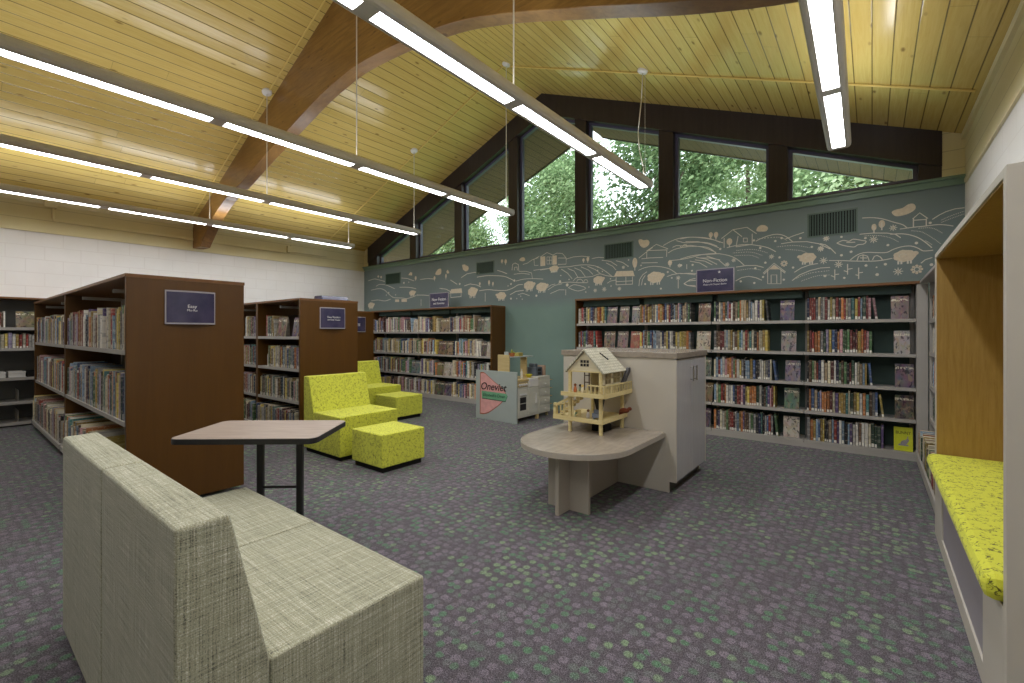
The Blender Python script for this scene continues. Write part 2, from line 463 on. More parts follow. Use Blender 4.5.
    M['ink_white'] = plain('white_print', srgb(226,224,226), 0.5, 0.3, 0.02)
    M['ink_black'] = plain('black_print', srgb(38,32,34), 0.5, 0.3, 0.02)
    M['acrylic'] = plain('pale_acrylic', srgb(170,164,172), 0.2, 0.5, 0.02)

    # books: the cover takes each book's own colour; bands stand for the printed spine
    def cover(name, attr):
        n = NT(name)
        if attr: base = n.node('ShaderNodeAttribute', attribute_name='tint').outputs['Color']; co = n.coord(); seed = n.xyz(base)[0]
        else:
            oi = n.node('ShaderNodeObjectInfo'); base = oi.outputs['Color']; co = n.coord(); seed = oi.outputs['Random']
        x, y, z = n.xyz(co)
        zz = n.math('MULTIPLY', z, 26.0 if attr else 6.0)
        w = n.math('ADD', zz, n.math('MULTIPLY', seed, 91.0))
        b1 = n.noise(None, 1.0, 2.0, 0.6, dim='1D', w=w).outputs[0]
        if attr: b2 = n.noise(co, 70.0, 1.0).outputs[0]
        else: b2 = n.noise(n.mapping(n.vec(n.math('ADD', x, n.math('MULTIPLY', seed, 40.0)), y, z), (2.5,0.1,16)), 2.0, 1.0).outputs[0]
        c = n.mix(n.range(b1, 0.57, 0.60, 0.0, 0.22), base, srgb(222,214,196))
        c = n.mix(n.range(b1, 0.42, 0.38, 0.0, 0.3), c, scl((0.03,0.028,0.035,1), 1.0))
        c = n.mix(n.range(b2, 0.62, 0.68, 0.0, 0.3), c, srgb(228,222,206))
        return n.surf(c, 0.32, 0.5)
    M['cover'] = cover('book_cover', False)
    M['cover_mass'] = cover('book_cover_mass', True)
    M['pages'] = plain('page_block', srgb(216,206,184), 0.8, 0.2, 0.06, 60)
    M['sticker'] = plain('spine_sticker', srgb(226,222,212), 0.5, 0.3, 0.03)
    n = NT('cover_art'); oi = n.node('ShaderNodeObjectInfo'); co = n.coord()
    x, y, z = n.xyz(co)
    sh = n.math('MULTIPLY', oi.outputs['Random'], 50.0)
    p = n.vec(n.math('ADD', x, sh), sh, z)
    a = n.noise(p, 3.2, 2.0, 0.5, 0.6).outputs[0]
    b = n.noise(n.mapping(p, (1,1,1), (9,3,5)), 5.0, 2.0, 0.5, 0.4).outputs[0]
    c = n.mix(n.range(a, 0.54, 0.62, 0.0, 0.42), oi.outputs['Color'], srgb(170,140,100))
    hue = n.noise(n.mapping(p, (1,1,1), (2,8,1)), 2.6, 1.0).outputs['Color']
    c = n.mix(0.38, c, n.mix(1.0, hue, (0.5,0.38,0.3,1), 'MULTIPLY'))
    c = n.mix(n.range(b, 0.56, 0.64, 0.0, 0.75), c, srgb(40,34,46))
    ttl = n.math('MULTIPLY', n.range(n.math('ABSOLUTE', n.math('SUBTRACT', z, 0.83)), 0.045, 0.055, 1.0, 0.0), n.range(n.noise(p, 14.0, 0.0).outputs[0], 0.48, 0.52))
    c = n.mix(n.math('MULTIPLY', ttl, 0.8), c, srgb(226,216,190))
    M['cover_art'] = n.surf(c, 0.25, 0.5)
build_materials()
# ------------------------------------------------------------------ the room
XL, XR, YB, YG = -9.93, 0.754, -5.5, 6.6
AX, AZ, SLOPE = -4.55, 5.53, 0.405
def ceil_z(x): return AZ - SLOPE*abs(x-AX)

struct('floor', MB().box(XL, XR, YB, YG, -0.1, 0.0), M['carpet'])
def slopes(y0, y1, drop=0.0, t=0.14, over=0.0):
    m = MB()
    for xa, xb in ((XL-over, AX), (AX, XR+over)):
        m.prism([(xa, ceil_z(xa)-drop), (xb, ceil_z(xb)-drop), (xb, ceil_z(xb)+t), (xa, ceil_z(xa)+t)], 'y', y0, y1)
    return m
struct('ceiling', slopes(YB, YG+0.2, over=0.3), M['planks'])
m = MB()
for xa, xb, ye in ((XL-1.6, AX, 8.42), (AX, XR+1.6, 8.86)):      # the left slope stops a little shorter
    m.prism([(xa, ceil_z(xa)), (xb, ceil_z(xb)), (xb, ceil_z(xb)+0.14), (xa, ceil_z(xa)+0.14)], 'y', YG+0.2, ye)
struct('roof_soffit', m, M['soffit'])
m = MB()
for xa, xb, ye in ((XL-1.6, AX, 8.42), (AX, XR+1.6, 8.86)):
    m.prism([(xa, ceil_z(xa)-0.015), (xb, ceil_z(xb)-0.015), (xb, ceil_z(xb)+0.16), (xa, ceil_z(xa)+0.16)], 'y', ye, ye+0.05)
struct('roof_fascia', m, M['frame'])

struct('wall_gable', MB().box(XL-0.2, XR+0.2, YG, YG+0.2, 0.0, 2.955), M['gable'])
struct('wall_left', MB().box(XL-0.2, XL, YB, YG, 0.0, 2.86), M['block'])
struct('wall_right', MB().box(XR, XR+0.2, YB, YG, 0.0, 2.86), M['block'])
struct('wall_left_upper', MB().box(XL-0.2, XL, YB, YG, 2.86, ceil_z(XL)), M['cream'])
struct('wall_right_upper', MB().box(XR, XR+0.2, YB, YG, 2.86, ceil_z(XR)), M['cream'])
struct('trim_left_rail', MB().box(XL, XL+0.025, YB, YG-0.0, 2.85, 2.90), M['cream_trim'])
struct('trim_left_cornice', MB().box(XL, XL+0.03, YB, YG, 3.29, 3.352), M['cream_trim'])
struct('trim_right_rail', MB().box(XR-0.02, XR, YB, YG-0.12, 2.85, 2.89), M['cream_trim'])
struct('trim_right_cornice', MB().box(XR-0.03, XR, YB, YG, 3.325, 3.382), M['cream_trim'])
m = MB()
for xa, xb in ((XL, -9.76), (0.58, XR)):
    m.prism([(xa, 2.955), (xb, 2.955), (xb, ceil_z(xb)), (xa, ceil_z(xa))], 'y', YG, YG+0.2)
struct('wall_gable_upper', m, M['cream'])
m = MB().prism([(XL-0.2, 0), (XR+0.2, 0), (XR+0.2, ceil_z(XR+0.2)), (AX, AZ), (XL-0.2, ceil_z(XL-0.2))], 'y', YB-0.2, YB)
struct('wall_back', m, M['block'])

# green cap along the top of the teal wall
struct('trim_sill', MB().box(XL, XR, YG-0.03, YG, 2.862, 2.93).box(XL, XR, YG-0.055, YG+0.02, 2.93, 2.957), M['cap'], bevel=0.004)

# dark gable frame: head bands that follow the roof, posts between the seven panes, a low sill
BAND = 0.37
MULL = [(-9.76, -9.40)] + [(0.49-1.425*k-0.105, 0.49-1.425*k+0.105) for k in range(6, 0, -1)] + [(0.395, 0.58)]
m = MB()
for xa, xb in ((-9.76, AX), (AX, 0.58)):
    m.prism([(xa, ceil_z(xa)-BAND), (xb, ceil_z(xb)-BAND), (xb, ceil_z(xb)), (xa, ceil_z(xa))], 'y', YG-0.02, YG+0.19)
for xa, xb in MULL:
    m.prism([(xa, 2.957), (xb, 2.957), (xb, ceil_z(xb)-BAND), (xa, ceil_z(xa)-BAND)], 'y', YG, YG+0.18)
m.box(-9.76, 0.58, YG+0.03, YG+0.18, 2.957, 2.985)
struct('trim_window_frame', m, M['frame'])

def opening(xa, xb, ins):
    a, b = xa+ins, xb-ins
    top = [(b, ceil_z(b)-BAND-ins), (AX, AZ-BAND-ins), (a, ceil_z(a)-BAND-ins)] if a < AX < b else [(b, ceil_z(b)-BAND-ins), (a, ceil_z(a)-BAND-ins)]
    return [(a, 2.985+ins), (b, 2.985+ins)] + top
for k in range(7):
    xa, xb = MULL[k][1], MULL[k+1][0]
    outer, inner = opening(xa, xb, 0.0), opening(xa, xb, 0.042)
    n = len(outer); y0, y1 = YG+0.095, YG+0.165
    vs = [(x,y0,z) for x,z in outer] + [(x,y0,z) for x,z in inner] + [(x,y1,z) for x,z in outer] + [(x,y1,z) for x,z in inner]
    fs = []
    for i in range(n):
        j = (i+1) % n
        fs += [(i,j,n+j,n+i), (2*n+j,2*n+i,3*n+i,3*n+j), (n+i,n+j,3*n+j,3*n+i), (j,i,2*n+i,2*n+j)]
    w = struct('window_%d' % (k+1), MB().add(vs, fs), M['sash'])
    struct('glass', MB().prism(opening(xa, xb, 0.030), 'y', YG+0.128, YG+0.134), M['glass'], w)

# arched glued-laminated beam across the room
BEAM = [(-9.93,2.90),(-9.58,2.89),(-9.0,3.30),(-8.4,3.54),(-7.8,3.67),(-7.15,3.85),(-6.3,4.06),(-5.85,4.17),(-5.38,4.28),(-4.94,4.34),(-4.54,4.365),(-3.86,4.318),
        (-3.33,4.243),(-2.98,4.174),(-2.62,4.07),(-2.26,3.948),(-1.53,3.667),(-0.90,3.424),(-0.3,3.24),(0.3,3.12),(0.754,3.08)]
def smooth(pts, n=4, closed=False):
    out = []
    L = len(pts)
    for i in range(L if closed else L-1):
        p0 = pts[(i-1) % L] if closed else pts[max(i-1,0)]; p1 = pts[i]; p2 = pts[(i+1) % L]; p3 = pts[(i+2) % L] if closed else pts[min(i+2,L-1)]
        for k in range(n):
            t = k/n
            out.append(tuple(0.5*((2*p1[j])+(-p0[j]+p2[j])*t+(2*p0[j]-5*p1[j]+4*p2[j]-p3[j])*t*t+(-p0[j]+3*p1[j]-3*p2[j]+p3[j])*t*t*t) for j in range(2)))
    if not closed: out.append(tuple(pts[-1]))
    return out
bot = BEAM[:2] + smooth(BEAM[2:], 4)
top = [(XR, ceil_z(XR)), (AX, AZ), (XL, ceil_z(XL))]
struct('beam', MB().prism(bot + top, 'y', 2.95, 3.12), M['glulam'], bevel=0.006)

# the outside: a lawn and the trees beyond the overhang
struct('lawn', MB().box(-42, 24, 7.2, 46, -0.35, -0.25), M['lawn'])
def tree(x, y, cz, rx, rz, n, lo, hi, seed, label):
    rnd = random.Random(seed)
    t = thing('broadleaf_tree', label, 'tree', (x, y, -0.25), 0, 'trees beyond the gable windows')
    tr = MB(); tr.tube((0,0,0), (0.1,0,cz*0.6), 0.2, 10, r2=0.15); tr.tube((0.1,0,cz*0.6), (0.0,0.05,cz+rz*0.5), 0.15, 8, r2=0.05)
    for k in range(7):
        a = k*2.4; z0 = cz*0.5 + k*0.35
        tr.tube((0.08,0,z0), (rx*0.7*math.cos(a), rx*0.7*math.sin(a), z0+1.0+0.1*k), 0.07, 6, r2=0.02)
    part('trunk', tr, M['bark'], t, world=False)
    vs, fs, tint = [], [], []
    clumps = []
    for k in range(34):
        a, b, r = rnd.uniform(0, 6.283), rnd.uniform(-1, 1), rnd.uniform(0.45, 0.95)
        s = math.sqrt(1-b*b)
        clumps.append((rx*r*s*math.cos(a), rx*r*s*math.sin(a), cz+rz*r*b, rnd.uniform(0.55, 1.0), rnd.uniform(lo, hi)))
    for i in range(int(n*4.2)):
        c = clumps[rnd.randrange(len(clumps))]
        g = Vector((rnd.gauss(0,1), rnd.gauss(0,1), rnd.gauss(0,0.8))) * (0.62*c[3])
        p = Vector(c[:3]) + g
        nrm = Vector((rnd.gauss(0,1), rnd.gauss(0,1), rnd.gauss(0.6,1))).normalized()
        u = nrm.orthogonal().normalized(); w = nrm.cross(u)
        s = rnd.uniform(0.036, 0.078); b = len(vs)
        vs += [tuple(p-u*s*1.4), tuple(p+w*s*0.7), tuple(p+u*s*1.4), tuple(p-w*s*0.7)]
        fs.append((b,b+1,b+2,b+3)); tint.append(min(1, max(0, c[4]+rnd.gauss(0, 0.12))))
    me = bpy.data.meshes.new('foliage'); me.from_pydata(vs, [], fs); me.materials.append(M['leaf'])
    at = me.attributes.new('tint', 'FLOAT', 'FACE'); at.data.foreach_set('value', tint); me.update()
    link('foliage', me, t)
TREES = [
 (0.9, 15.0, 5.2, 2.7, 2.9, 5600, 0.45, 1.0, 'pale green leafy tree seen through the lowest pane at the right gable end'),
 (-4.2, 21.5, 7.6, 3.6, 4.2, 8200, 0.40, 0.98, 'bright mid green tree filling the pane right of the airy tree'),
 (-5.5, 14.4, 6.2, 1.9, 2.9, 3400, 0.10, 0.6, 'thin airy tree with white sky between its leaves, behind the middle panes'),
 (-14.6, 22.0, 8.6, 3.4, 4.6, 7600, 0.10, 0.7, 'dark dense tree seen through the pane below the roof ridge'),
 (-15.4, 14.6, 5.2, 2.6, 3.4, 6000, 0.30, 0.85, 'full green tree seen through the pane left of the ridge'),
 (-27.0, 20.5, 5.2, 3.0, 2.8, 5200, 0.5, 1.0, 'sunlit pale tree showing in the low pane near the left gable end'),
 (-10.2, 16.8, 5.6, 2.0, 3.3, 4600, 0.3, 0.8, 'mid green tree between the ridge pane and the airy tree'),
 (-22.0, 24.0, 5.8, 3.4, 3.8, 3800, 0.3, 0.8, 'distant tree behind the pale one, far to the left outside'),
]
for i, a in enumerate(TREES): tree(*a[:8], 40+i, a[8])

# ------------------------------------------------------------------ wall vents and the printed mural
def vent(x0, x1, z0, z1, label):
    t = thing('wall_vent', label, 'vent', ((x0+x1)/2, YG, z0), 0, 'green vents in the mural wall')
    fr = MB(); f = 0.015
    for b in ((x0, x1, z0, z0+f), (x0, x1, z1-f, z1), (x0, x0+f, z0+f, z1-f), (x1-f, x1, z0+f, z1-f)): fr.box(b[0], b[1], YG-0.012, YG, b[2], b[3])
    part('frame', fr, M['vent_rim'], t)
    part('back_plate', MB().box(x0+f, x1-f, YG-0.003, YG, z0+f, z1-f), M['vent_dark'], t)
    g = MB(); n = max(8, int((x1-x0)/0.028))
    for k in range(n):
        x = x0+f + (x1-x0-2*f)*(k+0.5)/n
        g.box(x-0.007, x+0.007, YG-0.010, YG-0.003, z0+f, z1-f)
    part('grille', g, M['vent'], t)
vent(-9.05, -8.50, 2.46, 2.72, 'small green wall vent nearest the cream corner at the left end of the mural')
vent(-6.12, -5.66, 2.47, 2.71, 'green wall vent above the far sheep, second from the left wall')
vent(-3.35, -2.86, 2.48, 2.73, 'green wall vent over the barn drawing, in the middle of the mural')
vent(-0.62, -0.13, 2.48, 2.77, 'green wall vent nearest the right wall, above the pond drawing')
MURAL_LINES = [[(-.089,2.642),(.006,2.631),(.098,2.601),(.189,2.552),(.263,2.514),(.299,2.474)],[(-.113,2.458),(.006,2.456),(.129,2.439),(.204,2.415),(.248,2.371)],[(.241,2.468),(.35,2.472),(.449,2.471),(.546,2.472),(.613,2.458),(.667,2.439)],[(.159,2.421),(.248,2.415),(.321,2.394),(.393,2.352),(.449,2.297),(.502,2.231)],[(.505,2.534),(.559,2.572),(.613,2.6),(.68,2.617),(.752,2.617)],[(-.404,2.184),(-.285,2.172),(-.153,2.153),(.006,2.137),(.098,2.14),(.177,2.152)],[(-.199,2.17),(-.153,2.21),(-.105,2.235),(-.041,2.242),(.052,2.228),(.129,2.223),(.189,2.252),(.263,2.272),(.336,2.269),(.393,2.238),(.435,2.205),(.512,2.204)],[(.414,2.074),(.449,2.109),(.505,2.127)],[(-.491,2.397),(-.438,2.376),(-.387,2.328),(-.336,2.26)],[(-.327,2.383),(-.268,2.407),(-.211,2.39),(-.17,2.409),(-.089,2.384),(-.054,2.37),(-.073,2.342),(-.129,2.339),(-.162,2.318),(-.235,2.337),(-.285,2.358),(-.327,2.383)],[(-.235,2.378),(-.153,2.372)],[(.347,2.564),(.404,2.62),(.47,2.549)],[(.353,2.567),(.353,2.472)],[(.457,2.551),(.457,2.47)],[(.353,2.548),(.457,2.541)],[(-.346,2.074),(-.346,1.95)],[(-.346,2.012),(-.305,2.015)],[(-.346,1.981),(-.383,2.004)],[(-.224,2.125),(-.224,2.002)],[(-.224,2.064),(-.178,2.07)],[(-.224,2.033),(-.26,2.052)],[(-.121,2.075),(-.121,1.943)],[(-.121,2.014),(-.081,2.017)],[(-.121,1.984),(-.15,1.994)],[(-.137,2.157),(-.121,2.206),(-.081,2.218),(-.041,2.198),(-.026,2.146)],[(.003,2.149),(.021,2.191),(.045,2.197),(.075,2.176),(.091,2.145)],[(-.081,2.218),(-.081,2.152)],[(-.108,2.185),(-.045,2.178)],[(-1.601,2.6),(-1.458,2.701),(-1.288,2.709),(-1.175,2.609)],[(-1.458,2.701),(-1.347,2.593)],[(-1.567,2.603),(-1.567,2.472)],[(-1.394,2.608),(-1.419,2.467)],[(-1.226,2.616),(-1.226,2.485)],[(-1.419,2.467),(-1.226,2.478)],[(-1.33,2.572),(-1.284,2.566),(-1.284,2.515),(-1.33,2.521),(-1.33,2.572)],[(-2.152,2.666),(-2.005,2.672),(-1.84,2.638),(-1.702,2.596),(-1.578,2.538)],[(-2.152,2.566),(-2.005,2.556),(-1.863,2.519),(-1.77,2.479),(-1.668,2.419)],[(-2.152,2.377),(-2.005,2.407),(-1.863,2.412),(-1.679,2.406),(-1.523,2.366),(-1.415,2.307),(-1.32,2.212)],[(-1.534,2.468),(-1.415,2.485),(-1.288,2.483),(-1.165,2.455),(-1.044,2.411),(-.956,2.35)],[(-1.185,2.512),(-1.104,2.547),(-1.005,2.57),(-.927,2.568),(-.85,2.532),(-.775,2.456)],[(-.85,2.499),(-.756,2.53),(-.655,2.555)],[(-.898,2.445),(-.775,2.452),(-.628,2.438),(-.503,2.397),(-.392,2.321)],[(-1.419,2.198),(-1.288,2.207),(-1.185,2.198),(-1.094,2.164)],[(-1.426,2.012),(-1.351,2.053),(-1.267,2.063),(-1.185,2.04),(-1.114,2.001)],[(-.756,2.073),(-.683,2.121),(-.592,2.151),(-.512,2.159)],[(-.779,1.972),(-.701,2.036),(-.592,2.081),(-.486,2.103),(-.392,2.101)],[(-2.152,2.169),(-2.03,2.166),(-1.929,2.151)],[(-2.103,2.022),(-2.042,2.056),(-1.934,2.06)],[(-2.103,2.022),(-2.054,1.994),(-1.934,1.967)],[(-1.1,2.09),(-.976,2.207),(-.85,2.085)],[(-1.092,2.076),(-.976,2.185),(-.854,2.07)],[(-1.048,2.131),(-1.048,1.951),(-.9,1.941),(-.9,2.118)],[(-1.009,1.953),(-1.009,2.06),(-.946,2.056),(-.946,1.949)],[(-1.934,2.38),(-1.793,2.341),(-1.656,2.255)],[(-1.793,2.385),(-1.634,2.313),(-1.545,2.221)],[(-2.078,2.619),(-1.91,2.598),(-1.747,2.541),(-1.634,2.48)],[(-2.653,2.548),(-2.501,2.632),(-2.326,2.543)],[(-2.647,2.538),(-2.647,2.435)],[(-2.344,2.54),(-2.349,2.432)],[(-2.614,2.553),(-2.353,2.532)],[(-2.73,2.44),(-2.614,2.441),(-2.399,2.428)],[(-2.73,2.378),(-2.482,2.36)],[(-2.399,2.601),(-2.263,2.657),(-2.121,2.679),(-1.967,2.668),(-1.816,2.64),(-1.703,2.598),(-1.617,2.55)],[(-2.326,2.484),(-2.245,2.523),(-2.121,2.541),(-2.001,2.541),(-1.883,2.527),(-1.784,2.502),(-1.719,2.46),(-1.671,2.407)],[(-2.281,2.371),(-2.121,2.373),(-1.984,2.389),(-1.866,2.408),(-1.751,2.404),(-1.617,2.398)],[(-2.77,2.457),(-2.672,2.522),(-2.557,2.592)],[(-2.779,2.27),(-2.672,2.303),(-2.538,2.31),(-2.408,2.287),(-2.299,2.246),(-2.2,2.172)],[(-2.344,2.142),(-2.263,2.166),(-2.156,2.175),(-2.052,2.16),(-1.941,2.137)],[(-2.77,2.033),(-2.76,2.127),(-2.711,2.198),(-2.643,2.239)],[(-2.73,2.04),(-2.715,2.124),(-2.672,2.186)],[(-2.263,2.558),(-2.209,2.578),(-2.156,2.572),(-2.139,2.543)],[(-2.121,2.55),(-2.1,2.578),(-2.069,2.574),(-2.055,2.542)],[(-2.061,2.296),(-2.061,2.226)],[(-1.883,2.366),(-1.751,2.353),(-1.617,2.313)],[(-1.95,2.347),(-1.816,2.316),(-1.719,2.256)],[(-2.018,2.336),(-1.883,2.297),(-1.784,2.227)],[(-2.095,2.025),(-2.018,2.073),(-1.941,2.088)],[(-2.095,2.025),(-2.052,1.996),(-1.941,1.984)],[(-2.181,2.111),(-2.181,1.96)],[(-2.209,2.65),(-2.086,2.604),(-1.95,2.594),(-1.784,2.567),(-1.655,2.504)],[(-4.586,2.662),(-4.447,2.724),(-4.31,2.662)],[(-4.332,2.664),(-4.243,2.692),(-4.132,2.674),(-4.056,2.588)],[(-4.056,2.588),(-4.056,2.486),(-4.22,2.496)],[(-4.22,2.605),(-4.056,2.588)],[(-4.447,2.647),(-4.344,2.637),(-4.344,2.513),(-4.447,2.523),(-4.447,2.647)],[(-4.447,2.59),(-4.344,2.58)],[(-4.396,2.642),(-4.396,2.518)],[(-4.056,2.57),(-3.917,2.592),(-3.75,2.588),(-3.608,2.56)],[(-3.568,2.529),(-3.449,2.538),(-3.343,2.52)],[(-4.586,2.43),(-4.447,2.437),(-4.243,2.447),(-4.024,2.437),(-3.854,2.444),(-3.709,2.441),(-3.548,2.415),(-3.43,2.369),(-3.314,2.294),(-3.219,2.217)],[(-4.024,2.409),(-3.896,2.352),(-3.823,2.237)],[(-3.896,2.407),(-3.771,2.351),(-3.689,2.245)],[(-3.771,2.414),(-3.628,2.347),(-3.548,2.269)],[(-3.648,2.412),(-3.508,2.346),(-3.42,2.277)],[(-4.154,2.411),(-4.024,2.326),(-3.938,2.227)],[(-3.917,2.189),(-3.854,2.239),(-3.709,2.237),(-3.568,2.239),(-3.43,2.269),(-3.314,2.233),(-3.182,2.206)],[(-4.22,2.173),(-4.002,2.177),(-3.812,2.154),(-3.648,2.143)],[(-3.854,2.166),(-3.833,2.205),(-3.781,2.212),(-3.74,2.185),(-3.73,2.149)],[(-3.719,2.157),(-3.699,2.195),(-3.658,2.192),(-3.638,2.148)],[(-4.013,2.085),(-3.917,2.125),(-3.812,2.109),(-3.709,2.075),(-3.689,2.047),(-3.812,2.018),(-3.917,2.042),(-4.013,2.085)],[(-3.144,2.194),(-3.144,2.074)],[(-2.873,2.182),(-2.873,2.064)],[(-2.98,2.187),(-2.98,2.072)],[(-3.144,2.125),(-2.873,2.118)],[(-3.144,2.074),(-2.873,2.068)],[(-3.295,2.11),(-3.238,2.141),(-3.144,2.151)],[(-3.144,2.452),(-3.034,2.415),(-2.944,2.348)],[(-3.391,2.485),(-3.238,2.452),(-3.126,2.373)],[(-3.314,2.434),(-3.2,2.371),(-3.144,2.306)],[(-4.424,2.072),(-4.287,2.14),(-4.132,2.158)],[(-4.378,2.003),(-4.198,2.059),(-4.089,2.052)],[(-4.063,2.06),(-4.063,1.958)],[(-5.224,2.48),(-5.212,2.587),(-5.155,2.609),(-5.076,2.574),(-5.064,2.457)],[(-5.167,2.475),(-5.167,2.529),(-5.11,2.533),(-5.098,2.469)],[(-5.579,2.51),(-5.458,2.472),(-5.34,2.426)],[(-6.539,2.444),(-6.374,2.51),(-6.16,2.521),(-6.03,2.491)],[(-6.108,2.421),(-5.851,2.43),(-5.603,2.41),(-5.411,2.382),(-5.27,2.33),(-5.155,2.276)],[(-4.975,2.565),(-4.865,2.581),(-4.757,2.632),(-4.629,2.653)],[(-4.735,2.629),(-4.608,2.677)],[(-4.724,2.628),(-4.714,2.523),(-4.629,2.519)],[(-5.064,2.448),(-4.909,2.435),(-4.778,2.398),(-4.757,2.283)],[(-4.735,2.438),(-4.587,2.442),(-4.401,2.443)],[(-6.456,2.27),(-6.293,2.299),(-6.108,2.267),(-6.004,2.222)],[(-6.043,2.148),(-5.826,2.158),(-5.579,2.13),(-5.364,2.118),(-5.201,2.153),(-5.087,2.2),(-4.975,2.201)],[(-5.087,2.021),(-4.975,2.042),(-4.821,1.99)],[(-4.442,2.107),(-4.361,2.152),(-4.272,2.163)],[(-5.132,2.275),(-4.953,2.297),(-4.735,2.29),(-4.524,2.266)],[(-5.889,2.101),(-5.889,1.931)],[(-5.27,2.031),(-5.132,2.086),(-4.953,2.094)],[(-5.178,2.404),(-4.997,2.407),(-4.821,2.375)],[(-9.75,2.606),(-9.507,2.636),(-9.309,2.598),(-9.078,2.546)],[(-8.454,2.581),(-8.245,2.554),(-8.007,2.482)],[(-7.808,2.5),(-7.551,2.502),(-7.363,2.478)],[(-9.427,2.453),(-9.27,2.49),(-9.002,2.449),(-8.706,2.35)],[(-9.627,2.37),(-9.348,2.389),(-9.116,2.352),(-8.927,2.237),(-8.742,2.147),(-8.419,2.121),(-8.245,2.101),(-7.94,2.152)],[(-8.525,2.373),(-8.21,2.353),(-7.94,2.304)],[(-7.907,2.161),(-7.679,2.149),(-7.519,2.13)],[(-9.627,2.107),(-9.348,2.118),(-9.078,2.082),(-8.853,2.118)],[(-6.855,2.42),(-6.74,2.361),(-6.655,2.316)],[(-7.18,2.268),(-6.972,2.235),(-6.826,2.166)],[(-6.841,2.126),(-6.841,2.045)],[(-6.543,2.13),(-6.543,2.051)],[(-6.841,2.055),(-6.543,2.061)],[(-7.776,2.068),(-7.776,1.918)]]
MURAL_DASHES = [[(.336,2.436),(.421,2.411),(.505,2.337),(.573,2.263)],[(.573,2.514),(.64,2.546),(.752,2.583)],[(.573,2.49),(.667,2.527),(.752,2.554)],[(.393,2.456),(.505,2.44),(.587,2.373)],[(.449,2.316),(.505,2.262)],[(-.073,2.433),(.052,2.422),(.159,2.382),(.233,2.324)],[(-1.415,2.419),(-1.206,2.407),(-1.044,2.344)],[(-1.458,2.389),(-1.247,2.378),(-1.104,2.317)],[(-1.437,2.352),(-1.247,2.336),(-1.144,2.287)],[(-1.165,2.539),(-.927,2.531),(-.831,2.474)],[(-.946,2.411),(-.756,2.406),(-.592,2.359)],[(-.85,2.367),(-.701,2.339),(-.628,2.305)],[(-.738,1.996),(-.592,2.049),(-.392,2.064)],[(-.683,1.959),(-.521,2.011),(-.392,2.011)],[(-1.404,2.15),(-1.247,2.16),(-1.124,2.133)]]
MURAL_FILLS = [[(.171,2.664),(.204,2.688),(.263,2.697),(.307,2.728),(.35,2.73),(.371,2.698),(.364,2.661),(.321,2.63),(.263,2.614),(.204,2.616)],[(-1.175,2.643),(-1.165,2.687),(-1.124,2.713),(-1.074,2.701),(-1.044,2.665),(-1.064,2.627),(-1.124,2.629)],[(-1.034,2.134),(-.976,2.18),(-.912,2.124)],[(-2.779,2.722),(-2.74,2.738),(-2.691,2.715),(-2.643,2.718),(-2.605,2.681),(-2.624,2.628),(-2.691,2.602),(-2.75,2.643)],[(-4.586,2.662),(-4.481,2.664),(-4.481,2.498),(-4.586,2.498)],[(-4.332,2.655),(-4.243,2.654),(-4.243,2.498),(-4.332,2.499)],[(-3.182,2.206),(-3.135,2.288),(-2.864,2.273),(-2.837,2.187)],[(-6.511,2.685),(-6.442,2.687),(-6.347,2.658),(-6.334,2.594),(-6.401,2.561),(-6.47,2.596)],[(-5.053,2.652),(-5.008,2.692),(-4.942,2.689),(-4.92,2.639),(-4.975,2.622)],[(-6.707,2.226),(-6.539,2.226),(-6.511,2.135),(-6.707,2.136)],[(-7.317,2.579),(-7.241,2.666),(-7.135,2.677),(-7.135,2.574),(-7.226,2.551)],[(-6.972,2.612),(-6.928,2.639),(-6.884,2.564),(-6.957,2.56)],[(-8.21,2.629),(-8.142,2.689),(-8.074,2.672),(-8.081,2.607)],[(-6.515,2.702),(-6.422,2.703),(-6.433,2.576),(-6.488,2.601)],[(-8.687,2.099),(-8.543,2.093),(-8.543,2.037),(-8.687,2.043)],[(-8.454,2.1),(-8.262,2.091),(-8.262,2.025),(-8.454,2.033)],[(-6.884,2.138),(-6.826,2.226),(-6.529,2.228),(-6.515,2.138)]]
MURAL_SHEEP = [(.28,2.168,.096,.066,1),(-.619,2.24,.089,.06,-1),(-2.52,2.146,.119,.083,1),(-3.449,2.173,.093,.064,1),(-4.287,2.433,.084,.051,-1),(-4.832,2.174,.118,.079,1),(-4.556,2.131,.12,.077,1),(-6.227,2.139,.122,.093,1),(-5.482,2.023,.118,.07,-1),(-4.32,2.428,.067,.047,-1),(-8.074,2.218,.107,.057,1),(-9.635,1.999,.128,.072,1)]
MURAL_FLOWERS = [(.184,2.49,.035,0),(.013,2.381,.04,0),(-.43,2.449,.033,0),(-.456,2.189,.038,0),(-.31,2.129,.041,0),(.226,2.001,.043,0),(.381,2.011,.057,1),(-.482,2.339,.03,0),(-1.005,2.293,.031,0),(-.866,2.192,.044,1),(-.456,2.189,.042,0),(-.486,2.331,.034,0),(-.43,2.451,.033,0),(-1.528,2.243,.029,0),(-1.447,2.292,.028,0),(-2.163,2.286,.029,0),(-2.181,2.111,.032,0),(-3.347,2.017,.039,0),(-3.508,2.006,.032,0),(-3.089,2.01,.031,0),(-3.021,2.338,.027,0)]
